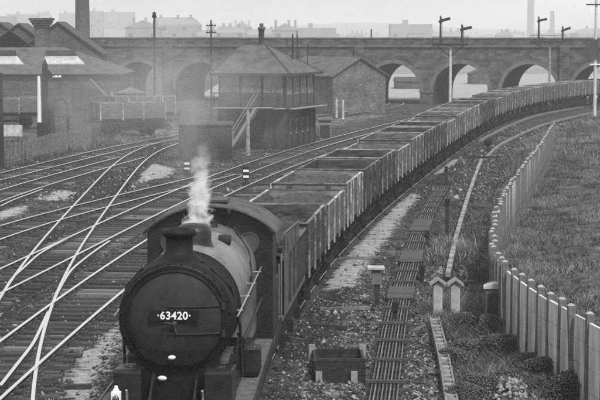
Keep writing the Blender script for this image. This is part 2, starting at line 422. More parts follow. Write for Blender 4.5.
dark = np.maximum(dark, np.where((XX > train_x(np.clip(YY, 20, 192)) + .5) & (XX < train_x(np.clip(YY, 20, 192)) + 2.0) & (YY > 40) & (YY < 190), .7, 0))
dark = np.where(strip > .3, dark * .1, dark); pale = np.maximum(pale * np.where(dark > .4, .3, 1), strip)
ZZ = np.full(XX.shape, -.215)
nz = np.zeros(XX.shape)
for fq, am in ((.35, 1), (.9, .5), (2.3, .3)):
    ph = rng.uniform(0, 6.28, 6); an = rng.uniform(0, 6.28, 6)
    for k in range(6): nz += am / 6 * np.sin(fq * (XX * np.cos(an[k]) + YY * np.sin(an[k])) + ph[k])
offtrack = np.clip(1 - dark * 1.6, 0, 1)
tof = XX - train_x(np.clip(YY, 20, 192)); shoulder = np.clip((tof - .92) / .08, 0, 1) * np.clip((2.6 - tof) / .8, 0, 1) * (YY > 30) * (YY < 190)
ZZ += shoulder * .075
ZZ += strip * .03
ZZ += nz * .05 * offtrack + rng.normal(0, .012, XX.shape) * offtrack
ZZ += np.clip((XX - fx - .2) / 3, 0, 1) * np.where(YY < 170, 1, 0) * (.12 + nz * .28 + .05)
nv = XX.size; me = bpy.data.meshes.new('ground')
ny, nx = XX.shape
me.vertices.add(nv); me.vertices.foreach_set('co', np.stack([XX, YY, ZZ], -1).astype(np.float32).ravel())
ii = (np.arange(ny - 1)[:, None] * nx + np.arange(nx - 1)[None, :]).ravel()
quads = np.stack([ii, ii + 1, ii + nx + 1, ii + nx], -1)
me.loops.add(quads.size); me.loops.foreach_set('vertex_index', quads.ravel().astype(np.int32))
me.polygons.add(len(quads)); me.polygons.foreach_set('loop_start', (np.arange(len(quads)) * 4).astype(np.int32))
me.polygons.foreach_set('use_smooth', np.ones(len(quads), bool))
for nm, arr in (('pale', pale), ('dark', dark), ('grass', grass)):
    at = me.attributes.new(nm, 'FLOAT', 'POINT'); at.data.foreach_set('value', arr.astype(np.float32).ravel())
me.update(calc_edges=True); me.materials.append(ground_mat())
g = bpy.data.objects.new('ground', me); COL.objects.link(g); g['kind'] = 'structure'

def ground_z(x, y):
    i = int(np.clip(np.searchsorted(ys, y), 1, ny - 1)); j = int(np.clip(np.searchsorted(xs, x), 1, nx - 1))
    return float(ZZ[i, j])
def zgrid(x, y):
    i = np.clip(np.searchsorted(ys, y), 1, ny - 1); j = np.clip(np.searchsorted(xs, x), 1, nx - 1); return ZZ[i, j], grass[i, j], pale[i, j], dark[i, j]

# scattered stones (ballast, rubble) as one stuff mesh
def scatter_mesh(name, P0, size, kind, mats, mi=None):
    """many small irregular solids: P0 (n,3), size (n,)"""
    n = len(P0)
    base = np.array([(1, 0, 0), (-1, 0, 0), (0, 1, 0), (0, -1, 0), (0, 0, .8), (0, 0, -.8)], float)
    fs = np.array([(0, 2, 4), (2, 1, 4), (1, 3, 4), (3, 0, 4), (2, 0, 5), (1, 2, 5), (3, 1, 5), (0, 3, 5)])
    an = rng.uniform(0, 6.28, n); ca, sa = np.cos(an), np.sin(an)
    V = base[None] * rng.uniform(.6, 1.25, (n, 6, 1)) * size[:, None, None]
    V = V + rng.normal(0, .15, V.shape) * size[:, None, None]
    x = V[..., 0] * ca[:, None] - V[..., 1] * sa[:, None]; y = V[..., 0] * sa[:, None] + V[..., 1] * ca[:, None]
    V = np.stack([x, y, V[..., 2]], -1) + P0[:, None, :]
    Fc = (fs[None] + (np.arange(n) * 6)[:, None, None]).reshape(-1, 3)
    me = bpy.data.meshes.new(name); me.vertices.add(n * 6); me.vertices.foreach_set('co', V.astype(np.float32).ravel())
    me.loops.add(Fc.size); me.loops.foreach_set('vertex_index', Fc.ravel().astype(np.int32))
    me.polygons.add(len(Fc)); me.polygons.foreach_set('loop_start', (np.arange(len(Fc)) * 3).astype(np.int32))
    for m in mats: me.materials.append(m)
    if mi is not None: me.polygons.foreach_set('material_index', np.repeat(mi, 8).astype(np.int32))
    me.update(calc_edges=True)
    o = bpy.data.objects.new(name, me); COL.objects.link(o); return o
def sample_frustum(n, d0, d1, x0f, x1f, power=1.0):
    D = d0 + (d1 - d0) * rng.uniform(0, 1, n) ** power
    u = rng.uniform(0, 1, n); lo = x0f(D); hi = x1f(D); return lo + u * (hi - lo), D
stone_m = [mat('stone_dark', 0.015, 0.05, 5, .9), mat('stone_mid', 0.06, 0.14, 5, .9), mat('stone_pale', 0.2, 0.4, 5, .9)]
x1, d1 = sample_frustum(95000, 29, 85, lambda D: -.17 * D, lambda D: fence_x(D) - .2, 1.5)
x2, d2 = sample_frustum(26000, 30, 60, lambda D: train_x(D) + 1.5, lambda D: fence_x(D) - .2, 1.3)
x3, d3 = sample_frustum(30000, 80, 150, lambda D: train_x(D) + 1.3, lambda D: np.where(D < 104, fence_x(D) - .2, fence_x(D) - 3 + .25 * (D - 104)), 1.2)
x4, d4 = sample_frustum(16000, 85, 135, lambda D: -.17 * D, lambda D: train_x(D) - 1.5, 1.2)
x = np.concatenate([x1, x2, x3, x4]); d = np.concatenate([d1, d2, d3, d4])
z, gr, pl, dk = zgrid(x, d); keep = ((gr < .8) | (rng.uniform(0, 1, len(x)) < .15)) & ((pl < .6) | (rng.uniform(0, 1, len(x)) < .12)); x, d, z, pl, dk = x[keep], d[keep], z[keep], pl[keep], dk[keep]
sz = rng.lognormal(math.log(.021), .5, len(x)) * np.where(d > 80, 1.6, 1); r = rng.uniform(0, 1, len(x)); mi = np.where(r < .5 - pl * .4 + dk * .4, 0, np.where(r < .92 - pl * .45, 1, 2))
o = scatter_mesh('ballast_stones', np.stack([x, d, z + sz * .25], -1), sz, None, stone_m, mi)
tag(o, 'loose cinders and ballast stones lying between and beside the tracks', 'ballast', kind='stuff')
# heap of rubble by the fence foot
cx, cy = P(505, 392, -.2)
hx = rng.normal(cx, .45, 500); hy = rng.normal(cy, .6, 500); hz = -.2 + .22 * np.exp(-((hx - cx) / .5) ** 2 - ((hy - cy) / .7) ** 2) + rng.uniform(0, .05, 500)
tag(scatter_mesh('rubble', np.stack([hx, hy, hz], -1), rng.uniform(.03, .09, 500), None, stone_m, rng.choice([1, 2, 2], 500)), 'heap of pale rubble at the foot of the concrete fence', 'rubble', kind='stuff')

# grass and weeds: blades as thin bent tapering strips with thickness read from clumps
def blades(name, X, Y, hgt, lean, wdt, mats, mi, label):
    n = len(X); z0 = zgrid(X, Y)[0]; an = rng.uniform(0, 6.28, n); bn = rng.uniform(0, 6.28, n)
    V = np.zeros((n, 5, 3)); ca, sa = np.cos(an), np.sin(an)
    lx, ly = np.cos(bn) * lean, np.sin(bn) * lean
    for k, (t, wd) in enumerate(((0, 1), (0, -1), (.55, .8), (.55, -.8), (1, 0))):
        V[:, k, 0] = X + ca * wdt * wd + lx * t * t * hgt; V[:, k, 1] = Y + sa * wdt * wd + ly * t * t * hgt; V[:, k, 2] = z0 - .02 + t * hgt
    Fq = np.array([(0, 1, 3), (0, 3, 2), (2, 3, 4)]); Fc = (Fq[None] + (np.arange(n) * 5)[:, None, None]).reshape(-1, 3)
    me = bpy.data.meshes.new(name); me.vertices.add(n * 5); me.vertices.foreach_set('co', V.astype(np.float32).ravel())
    me.loops.add(Fc.size); me.loops.foreach_set('vertex_index', Fc.ravel().astype(np.int32))
    me.polygons.add(len(Fc)); me.polygons.foreach_set('loop_start', (np.arange(len(Fc)) * 3).astype(np.int32))
    for m in mats: me.materials.append(m)
    me.polygons.foreach_set('material_index', np.repeat(mi, 3).astype(np.int32)); me.update(calc_edges=True)
    o = bpy.data.objects.new(name, me); COL.objects.link(o); tag(o, label, 'grass', kind='stuff'); return o
grass_m = [mat('grass_dark', 0.025, 0.06, 1, .9), mat('grass_mid', 0.06, 0.12, 1, .9), mat('grass_dry', 0.13, 0.26, 1, .9)]
def clumps(n, per, d0, d1, x0f, x1f, spread, power=1.2):
    cx, cy = sample_frustum(n, d0, d1, x0f, x1f, power)
    R = spread * rng.lognormal(0, .5, n)
    X = np.repeat(cx, per) + rng.normal(0, 1, n * per) * np.repeat(R, per); Y = np.repeat(cy, per) + rng.normal(0, 1, n * per) * np.repeat(R, per)
    pn = np.array([noise.noise((a * .35, b * .22, 3.3)) for a, b in zip(cx, cy)]); kind = np.clip(np.round(1 + pn * 2.6 + rng.normal(0, .5, n)), 0, 2).astype(int)
    big = np.clip(1 + pn * 1.1, .35, 2); keep = np.repeat(rng.uniform(-.55, .5, n) < pn + .25, per)
    return X[keep], Y[keep], np.repeat(rng.lognormal(0, .35, n) * big, per)[keep], np.repeat(kind, per)[keep]
X, Y, hh, mi = clumps(4200, 26, 30, 115, lambda D: fence_x(D) + .1, lambda D: np.maximum(.18 * D + .5, fence_x(D) + 1), .22, 1.1)
blades('field_grass', X, Y, .10 * hh * rng.uniform(.4, 1.5, len(X)), .8, .012, grass_m, mi, 'rough tufted grass of the field behind the concrete fence')
fe_ = lambda D: interp([(104, 12.2), (111, 13.6), (124.6, 16.2), (142, 20.6), (166, 28.8), (205, 45)], D)
X, Y, hh, mi = clumps(1500, 26, 106, 178, fe_, lambda D: np.maximum(.18 * D + 1, fe_(D) + .5), .35, 1.0)
blades('far_field_grass', X, Y, .13 * hh * rng.uniform(.4, 1.5, len(X)), .8, .02, grass_m, mi, 'grass of the field between the far trough and the mast at right')
X, Y, hh, mi = clumps(700, 46, 30.5, 50, lambda D: 3.05 + (D - 30) * .02, lambda D: fence_x(D) - .1, .13, 1.0)
blades('lineside_weeds', X, Y, .13 * hh * rng.uniform(.3, 1.6, len(X)), 1.0, .009, grass_m, mi, 'weeds and long grass between the cable trunking and the concrete fence')
X, Y, hh, mi = clumps(500, 24, 50, 115, lambda D: fence_x(D) - 2.2, lambda D: fence_x(D) - .1, .18, 1.0)
blades('verge_weeds', X, Y, .2 * hh * rng.uniform(.4, 1.4, len(X)), .6, .016, grass_m, mi, 'scrubby weeds on the verge along the far length of concrete fence')
X, Y, hh, mi = clumps(700, 24, 88, 125, lambda D: -.17 * D, lambda D: e_path(D) - 1.8, .3, 1.0)
blades('yard_weeds', X, Y, .26 * hh * rng.uniform(.4, 1.4, len(X)), .6, .02, grass_m, mi, 'rank weeds along the iron railings by the farthest track')

# bushes: leaf clumps
def bush(px, py, r, h, label, n=5200):
    x, y = P(px, py, -.2); me = []; root = thing('bush', label, 'bush', (x, y, ground_z(x, y)))
    th = rng.uniform(0, 6.28, n); rr = rng.uniform(0, 1, n) ** .5; cl = rng.integers(0, 9, n); cc = rng.normal(0, .45, (9, 2))
    X = (cc[cl, 0] + rr * np.cos(th) * .55) * r; Y = (cc[cl, 1] + rr * np.sin(th) * .55) * r
    Z = rng.uniform(.05, 1, n) * h * (1 - .5 * (np.hypot(X, Y) / (r * 1.4)) ** 2)
    Z = np.clip(Z, .02, h)
    o = scatter_mesh('foliage', np.stack([X, Y, Z], -1), rng.uniform(.009, .024, n) * (1 + r * .4), None, grass_m, rng.choice([0, 1, 1, 1, 2], n)); o.parent = root
    mb = MB()
    for k in range(6):
        a = rng.uniform(0, 6.28); mb.tube([(0, 0, -.05), (math.cos(a) * r * .4, math.sin(a) * r * .4, h * .7)], [.02, .008], 5)
    mb.build('stems', M['timber_d'], root)
bush(468, 330, .45, .45, 'low dark bush just right of the twin hooded posts')
bush(520, 338, .5, .5, 'spreading bush against the foot of the fence beside the domed cabinet')
bush(452, 362, .35, .35, 'small bush right of the slotted cable trunking near the bottom')
bush(478, 395, .5, .45, 'bush at the bottom edge between the trunking and the rubble heap')
bush(590, 398, .4, .5, 'bush in front of the fence at the bottom right corner')
bush(548, 392, .35, .4, 'small bush under the fence near the bottom edge')
bush(428, 302, .3, .3, 'little bush left of the twin hooded posts', 500)
bush(500, 355, .6, .5, 'mounded scrub in the middle of the verge left of the fence')
bush(470, 352, .45, .35, 'low mounded scrub between the twin posts and the middle scrub')
bush(530, 372, .5, .45, 'scrub against the fence just above the rubble heap')
bush(448, 330, .3, .3, 'tuft of scrub beside the top of the slotted trunking')
bush(512, 385, .4, .35, 'scrub directly behind the rubble heap')
bush(545, 385, .55, .6, 'tall dark bush at the foot of the fence, right of the rubble heap')
bush(575, 402, .5, .65, 'tall dark bush at the bottom edge against the fence')
bush(490, 338, .4, .6, 'tall weeds in front of the domed cabinet')
bush(462, 400, .4, .4, 'scrub at the bottom edge right of the slotted trunking')
bush(505, 168, .9, .7, 'scrub bush beside the far end of the concrete fence', 700)
bush(95, 138, 1.6, 1.3, 'bushy growth in front of the left workshop wall', 1500)
bush(70, 134, 1.1, 1.0, 'lower scrub bush left of the bushy growth by the workshop', 1100)
bush(118, 130, 1.3, 1.4, 'scrub bush beside the travelling crane on the left', 1300)

# ---------------------------------------------------------------- viaduct
VC = (17.4, 190.0); VU = (.951, -.309); VN = (.309, .951)
def build_viaduct():
    a = math.atan2(VU[1], VU[0])
    root = thing('viaduct', 'long low sooty stone viaduct with round arches crossing the whole background', 'viaduct', (VC[0], VC[1], -.2), a)
    dep = 9.0; top = 6.15; sp = 1.35; rad = 2.95; pitch = 7.35; base = -.3
    mb = MB(); so = MB(); ring = MB()
    n = 20; k0, k1 = -13, 6
    for k in range(k0, k1):
        l = -3.45 + k * pitch; r = l + 2 * rad; c = l + rad
        ps = [(c - rad * math.cos(math.pi * i / n), sp + rad * math.sin(math.pi * i / n)) for i in range(n + 1)]
        for y, fl in ((0, 0), (dep, 1)):
            for i in range(n):
                (xa, za), (xb, zb) = ps[i], ps[i + 1]
                q = [(xa, y, za), (xb, y, zb), (xb, y, top), (xa, y, top)]
                mb.add(q, [(0, 1, 2, 3) if not fl else (3, 2, 1, 0)])
            q = [(r, y, base), (l + pitch, y, base), (l + pitch, y, top), (r, y, top)]
            mb.add(q, [(0, 1, 2, 3) if not fl else (3, 2, 1, 0)])
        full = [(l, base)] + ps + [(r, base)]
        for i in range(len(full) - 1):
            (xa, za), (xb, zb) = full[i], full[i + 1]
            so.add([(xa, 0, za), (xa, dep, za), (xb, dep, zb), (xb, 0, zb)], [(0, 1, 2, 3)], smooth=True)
        for i in range(n):
            t0, t1 = math.pi * i / n, math.pi * (i + 1) / n; ro = rad + .42
            a0, b0 = (c - rad * math.cos(t0), sp + rad * math.sin(t0)), (c - rad * math.cos(t1), sp + rad * math.sin(t1))
            a1, b1 = (c - ro * math.cos(t0), sp + ro * math.sin(t0)), (c - ro * math.cos(t1), sp + ro * math.sin(t1))
            g_ = .12 if False else 0
            ring.prism([a0, b0, b1, a1], -.06, -.004, 'y')
        ring.box(r - .08, l + pitch + .08, -.1, -.004, sp - .15, sp + .12)
    L0 = -3.45 + k0 * pitch; L1 = -3.45 + k1 * pitch
    mb.add([(L0, 0, top), (L1, 0, top), (L1, dep, top), (L0, dep, top)], [(0, 1, 2, 3)])
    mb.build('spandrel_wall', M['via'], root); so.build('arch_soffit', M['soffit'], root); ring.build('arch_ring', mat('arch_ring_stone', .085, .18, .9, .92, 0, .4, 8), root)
    b = MB(); b.box(L0, L1, -.18, .3, top - .12, top + .1); b.build('string_course', M['stone'], root)
    b = MB(); b.box(L0, L1, -.02, .42, top + .1, top + .75); b.box(L0, L1, dep - .42, dep, top + .003, top + .75)
    q = b.build('parapet', M['via'], root)
    b = MB(); x = L0
    while x < L1 - 1.2: b.box(x, x + 1.17, -.08, .48, top + .752, top + .88 + random.uniform(-.01, .02)); x += 1.18
    b.build('coping', M['stone'], q)
    for k in range(k0, k1, 3):
        x = -3.45 + k * pitch - .73; b = MB(); b.box(x - .5, x + .5, -.35, -.004, base, top - .125); b.build('pilaster', M['via'], root)
build_viaduct()

# ---------------------------------------------------------------- locomotive
def locomotive():
    D0 = 28.5; x0 = -1.99; rz = -.04
    R = thing('steam_locomotive', 'grimy black steam locomotive numbered 63420 heading the coal train', 'locomotive', (x0, D0, 0), rz)
    zc = 2.66
    # smokebox, boiler, firebox
    b = MB(); b.lathe([(.05, .0), (.85, .0), (.91, .035), (.93, .09), (.93, 1.35), (.945, 1.36), (.945, 1.44), (.9, 1.45)], 'y', (0, 0, zc), 56)
    for i in range(28):
        t = 2 * math.pi * (i + .5) / 28; b.lathe([(0, -.018), (.016, -.014), (.02, 0)], 'y', (.885 * math.cos(t), .0, zc + .885 * math.sin(t)), 6)
    b.build('smokebox', M['locodark'], R)
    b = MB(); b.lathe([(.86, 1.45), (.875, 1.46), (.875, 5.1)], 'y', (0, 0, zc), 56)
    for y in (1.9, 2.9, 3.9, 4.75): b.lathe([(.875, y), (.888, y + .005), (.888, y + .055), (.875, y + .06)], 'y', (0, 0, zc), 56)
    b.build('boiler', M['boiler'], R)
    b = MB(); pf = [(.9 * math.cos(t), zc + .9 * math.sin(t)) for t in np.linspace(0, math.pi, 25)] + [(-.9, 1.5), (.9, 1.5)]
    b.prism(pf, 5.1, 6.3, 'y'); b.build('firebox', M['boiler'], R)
    # smokebox door: dished disc, straps, handles
    d = MB(); d.lathe([(0, -.19), (.2, -.18), (.42, -.145), (.6, -.09), (.72, -.03), (.755, .0)], 'y', (0, 0, zc), 56)
    door = d.build('smokebox_door', M['door'], R)
    b = MB(); b.lathe([(.755, -.03), (.80, -.03), (.80, 0)], 'y', (0, 0, zc), 56); b.lathe([(.755, 0), (.755, -.03)], 'y', (0, 0, zc), 56); b.build('door_ring', M['locodark'], door)
    def dish(x, z): r = math.hypot(x, z); return -np.interp(r, [0, .2, .42, .6, .72, .755], [.19, .18, .145, .09, .03, 0])
    for z in (.22, -.22):
        b = MB(); pts = [(x, dish(x, z) - .012, zc + z) for x in np.linspace(-.1, .7, 10)]
        b.tube(pts, [.016] * 9 + [.028], 8); b.lathe([(.035, -.06), (.035, .06)], 'z', (.765, -.03, zc + z), 10)
        b.build('hinge_strap', M['door'], door)
    b = MB(); b.lathe([(0, -.27), (.035, -.27), (.05, -.19)], 'y', (0, 0, zc - .04), 12); b.tube([(0, -.26, zc - .04), (-.16, -.27, zc - .02)], [.018, .01], 8); b.tube([(0, -.235, zc - .04), (.04, -.24, zc - .2)], [.016, .01], 8)
    b.build('door_handle', M['ribd'], door)
    b = MB(); b.prism([(-.58, 2.17), (.58, 2.17), (.48, 2.04), (.24, 1.93), (-.24, 1.93), (-.48, 2.04)], -.12, -.03, 'y'); b.build('lower_door_plate', M['locodark'], door)
    # number plate over the upper strap
    b = MB(); b.box(-.39, .39, -.235, -.205, zc + .0, zc + .17); pl = b.build('number_plate', M['locodark'], door)
    cu = bpy.data.curves.new('number', 'FONT'); cu.body = '·63420·'; cu.size = .155; cu.align_x = 'CENTER'; cu.align_y = 'CENTER'; cu.extrude = .004; cu.offset = .0035; cu.space_character = 1.06
    tmp = bpy.data.objects.new('number', cu); COL.objects.link(tmp)
    dg = bpy.context.evaluated_depsgraph_get(); dg.update(); tm = bpy.data.meshes.new_from_object(tmp.evaluated_get(dg)); bpy.data.objects.remove(tmp)
    tm.materials.clear(); tm.materials.append(M['white']); t = bpy.data.objects.new('number', tm); COL.objects.link(t); t.parent = pl
    t.location = (0, -.241, zc + .085); t.rotation_euler = (math.pi / 2, 0, 0); t.scale = (1.1, 1.1, 1)
    b = MB(); b.lathe([(0, -.262), (.055, -.262), (.06, -.2)], 'y', (0, 0, 0), 20)
    o = b.build('shed_plate', M['white'], R); o.location = (-.04, 0, zc - .585); o.scale = (1, 1, .55)
    # handrail over the door and along the boiler
    b = MB(); b.tube([(.86 * math.cos(t), -.05, zc + .86 * math.sin(t)) for t in np.linspace(.5, math.pi - .5, 20)], .014, 6); b.build('door_handrail', M['loco'], R); b = MB()
    for s in (-1, 1):
        b.tube([(s * .99, .1, zc + .04), (s * .99, 6.15, zc + .04)], .018, 6)
        for y in (.7, 2.3, 3.9, 5.5): b.tube([(s * .8, y, zc + .03), (s * 1.03, y, zc + .04)], .014, 6)
    b.build('handrail', mat('worn_handrail', .3, .5, 8, .35, .6), R)
    # chimney, dome, safety valves, whistle
    b = MB(); b.lathe([(.42, .86), (.34, .92), (.26, .98), (.225, 1.04), (.22, 1.2), (.225, 1.26), (.27, 1.28), (.285, 1.32), (.27, 1.375), (.23, 1.39), (.18, 1.37), (.17, 1.0)], 'z', (0, .6, zc), 36); b.build('chimney', M['locodark'], R)
    b = MB(); b.lathe([(.42, .72), (.34, .84), (.31, .92), (.31, 1.08), (.28, 1.16), (.2, 1.21), (.0, 1.235)], 'z', (0, 3.0, zc), 32); b.build('dome', M['loco'], R)
    b = MB(); b.lathe([(.24, .84), (.2, .88), (.2, .96), (.0, .97)], 'z', (0, 5.55, zc), 20)
    for s in (-1, 1): b.lathe([(.055, .95), (.055, 1.16), (.075, 1.17), (.075, 1.22), (0, 1.23)], 'z', (s * .09, 5.55, zc), 12)
    b.build('safety_valve', M['loco'], R)
    b = MB(); b.lathe([(.02, .85), (.02, 1.05), (.04, 1.06), (.04, 1.2), (0, 1.22)], 'z', (.38, 5.95, zc), 10); b.build('whistle', M['iron'], R)
    # saddle, frames, running plate
    b = MB(); b.prism([(-.62, 1.32), (.62, 1.32), (.6, 1.75), (.74, 2.2), (.5, 2.0), (.2, 1.85), (-.2, 1.85), (-.5, 2.0), (-.74, 2.2), (-.6, 1.75)], .02, 1.3, 'y')
    b.build('saddle', M['locodark'], R)
    b = MB(); b.box(-1.25, 1.25, -1.25, 6.5, 1.26, 1.30); o = b.build('running_plate', M['plate'], R)
    b = MB()
    for s in (-1, 1): b.box(s * 1.25 - .02, s * 1.25 + .02, -1.25, 8.6, 1.12, 1.33)
    b.build('valance', M['loco'], R)
    for s in (-1, 1):
        b = MB(); b.prism([(-.5, 1.302), (.42, 1.302), (.42, 1.86), (-.42, 1.92), (-.5, 1.88)], s * .72 - .22, s * .72 + .22, 'x')
        b.lathe([(.09, 1.885), (.09, 1.93), (0, 1.94)], 'z', (s * .72, -.1, 0), 12); b.build('sandbox', M['loco'], R, bevel=.02)
        b = MB(); b.lathe([(0, -.35), (.3, -.35), (.32, -.3), (.32, .55), (.3, .6), (0, .6)], 'y', (s * 1.02, -.05, .88), 24); b.build('cylinder', M['loco'], R)
        b = MB(); b.box(*((.84, 1.22, 2.1, 2.6, 1.302, 1.9) if s > 0 else (-1.12, -.82, 2.3, 2.9, 1.302, 1.75)))
        b.build('toolbox', M['loco'], R, bevel=.11)
    b = MB(); b.box(-1.22, 1.22, -1.36, -1.26, .85, 1.34); b.build('buffer_beam', M['loco'], R)
    for s in (-1, 1):
        b = MB(); b.lathe([(.13, -1.36), (.11, -1.6), (.07, -1.62), (.07, -1.78), (.22, -1.79), (.22, -1.83), (0, -1.85)], 'y', (s * .86, 0, 1.06), 20); b.build('buffer', M['iron'], R)
    b = MB(); b.box(-.57, -.53, -.9, 8.5, .5, 1.26); b.box(.53, .57, -.9, 8.5, .5, 1.26); b.build('frame', M['soot'], R)
    for k in range(4):
        for s in (-1, 1):
            b = MB(); y = 1.6 + k * 1.62; b.lathe([(.70, -.07), (.73, -.06), (.70, .06), (.62, .06), (.62, -.06), (.70, -.07)], 'x', (s * .74, y, .70), 32)
            for j in range(12):
                t = j * math.pi / 6; b.tube([(s * .74, y + .1 * math.cos(t), .7 + .1 * math.sin(t)), (s * .74, y + .63 * math.cos(t), .7 + .63 * math.sin(t))], .028, 5)
            b.lathe([(0, -.1), (.14, -.09), (.14, .09), (0, .1)], 'x', (s * .74, y, .7), 14); b.build('driving_wheel', M['soot'], R)
    for s in (-1, 1):
        b = MB(); b.box(s * .9 - .02, s * .9 + .02, 1.5, 6.56, .42, .52); b.tube([(s * .96, .5, .88), (s * .96, 3.22, .5)], .045, 6); b.build('coupling_rod', M['steel'], R)
    # front fittings
    for x_ in (-.66, .52):
        b = MB(); b.tube([(x_, -.95, 1.3), (x_, -.95, 1.62), (x_, -1.02, 1.7)], .02, 6); b.build('lamp_iron', mat('worn_handrail', .3, .5), R)
    b = MB(); b.lathe([(0, -.03), (.07, -.03), (.075, .0)], 'y', (0, 0, 0), 16); o = b.build('works_plate', M['white'], R); o.location = (-.22, -.01, 1.7); o.scale = (1, 1, .55)
    for x_ in (-.35, .35): b = MB(); b.prism([(-.9, 1.302), (.0, 1.302), (.0, 1.8), (-.25, 1.72)], x_ - .02, x_ + .02, 'x'); b.build('saddle_stay', M['loco'], R)
    b = MB(); b.tube([(.0, -1.4, 1.02), (.0, -1.62, .98), (.0, -1.66, .7), (0, -1.6, .55)], .04, 6); b.build('coupling_hook', M['iron'], R)
    for s in (-1, 1):
        b = MB(); b.tube([(s * .55, .3, 3.45), (s * .86, .5, 3.1), (s * .97, .9, 2.4), (s * .98, 1.2, 1.5)], .025, 6); b.build('lubricator_pipe', M['iron'], R)
        b = MB()
        for k in range(4):
            y = 1.6 + k * 1.62; b.prism([(y + .82 * math.cos(t), .7 + .82 * math.sin(t)) for t in np.linspace(.78, 2.36, 8)] , min(s * .62, s * .9), max(s * .62, s * .9), 'x')
        b.build('wheel_splasher', M['loco'], R)
    b = MB(); b.tube([(.5, 5.9, 3.5), (.8, 5.4, 3.1), (.93, 4.6, 2.6)], .03, 6); b.build('boiler_pipework', M['iron'], R)
    b = MB(); b.lathe([(0, -.02), (.1, -.02), (.12, .05), (.12, .16), (0, .17)], 'z', (.45, 4.2, zc + .72), 12); b.build('washout_cover', M['iron'], R)
    # cab
    yc = 6.15; hw = 1.22
    arc = [(hw * 1.0 * math.sin(t) / math.sin(.95), 3.37 + .50 * (math.cos(t) - math.cos(.95)) / (1 - math.cos(.95))) for t in np.linspace(-.95, .95, 21)]
    # front sheet with two spectacle openings: build as outline pieces round the windows
    b = MB(); zs = arc
    b.prism([(-hw, 1.302), (hw, 1.302)] + [(x, z) for x, z in zs[::-1]], yc, yc + .02, 'y'); cabf = b.build('cab_front', M['loco'], R)
    for s in (-1, 1):
        b = MB(); cxw, czw = s * .76, 3.17
        pr = [(cxw + .2 * math.cos(t) * (1 + .15 * math.sin(t)), czw + .22 * math.sin(t)) for t in np.linspace(0, 2 * math.pi, 24, endpoint=False)]
        pr2 = [(cxw + (x - cxw) * .82, czw + (z - czw) * .82) for x, z in pr]
        for i in range(24):
            j = (i + 1) % 24; b.prism([pr[i], pr[j], pr2[j], pr2[i]], yc - .04, yc - .002, 'y')
        f = b.build('spectacle_frame', M['ribd'], R)
        b = MB(); b.prism(pr2, yc - .02, yc - .006, 'y'); b.build('glass', M['glass'], f)
    b = MB(); n = len(arc)
    vs = [(x * 1.04, y, z + dz) for y in (yc - .12, yc + 2.0) for dz in (.03, 0) for x, z in arc]
    fs = []
    for i in range(n - 1):
        fs += [(i, i + 1, 2 * n + i + 1, 2 * n + i), (n + i, 3 * n + i, 3 * n + i + 1, n + i + 1), (i, n + i, n + i + 1, i + 1), (2 * n + i, 2 * n + i + 1, 3 * n + i + 1, 3 * n + i)]
    fs += [(0, 2 * n, 3 * n, n), (n - 1, 2 * n - 1, 4 * n - 1, 3 * n - 1)]
    b.add(vs, fs, smooth=False)
    b.tube([(x * 1.045, yc - .12, z + .02) for x, z in arc], .03, 6)
    b.tube([(arc[0][0] * 1.045, y, arc[0][1]) for y in (yc - .12, yc + 2.0)], .025, 6); b.tube([(arc[-1][0] * 1.045, y, arc[-1][1]) for y in (yc - .12, yc + 2.0)], .025, 6)
    b.box(-.3, .3, yc + .5, yc + 1.2, 3.915, 3.96)
    b.build('cab_roof', mat('cab_roof_paint', 0.03, 0.09, 3, .6, 0, .2, 20), R)
    for s in (-1, 1):
        b = MB(); X0, X1_ = sorted((s * hw, s * (hw - .03)))
        poly = [(yc + .02, 1.302), (yc + 2.1, 1.302), (yc + 2.1, 2.3), (yc + 1.5, 2.35), (yc + 1.2, 2.5), (yc + 1.2, 3.2), (yc + 1.5, 3.4), (yc + 2.3, 3.42), (yc + .02, 3.42)]
        # split into convex pieces
        for pc in ([(yc + .02, 1.302), (yc + 2.1, 1.302), (yc + 2.1, 2.3), (yc + .02, 2.3)], [(yc + .02, 2.302), (yc + 1.2, 2.302), (yc + 1.2, 3.368), (yc + .02, 3.368)], [(yc + 1.202, 3.2), (yc + 1.95, 3.31), (yc + 1.95, 3.368), (yc + 1.202, 3.368)]):
            b.prism(pc, X0, X1_, 'x')
        b.build('cab_side', M['loco'], R)
        b = MB(); b.tube([(s * (hw + .05), yc + 2.12, 1.4), (s * (hw + .05), yc + 2.12, 2.7)], .018, 6); b.tube([(s * (hw + .05), yc + 1.25, 1.6), (s * (hw + .05), yc + 1.25, 2.6)], .018, 6); b.build('cab_handrail', M['steel'], R)
    b = MB(); b.box(-1.2, 1.2, yc, yc + 2.3, 1.24, 1.3) if False else b.box(-1.2, 1.2, 6.502, 8.6, 1.25, 1.298); b.build('cab_floor', M['plate'], R)
    b = MB(); b.prism([(.8 * math.cos(t), 2.5 + .75 * math.sin(t)) for t in np.linspace(0, 2 * math.pi, 20, endpoint=False)], yc + .03, yc + .3, 'y'); b.build('backhead', M['locodark'], R)
    # steam pipe along the right side of the boiler
    b = MB(); b.tube([(.93, 1.0, 2.25), (1.0, 1.4, 2.1), (1.0, 6.1, 2.1)], .03, 6); b.build('ejector_pipe', M['iron'], R)
    # lamps on the buffer beam
    return R
loco = locomotive()
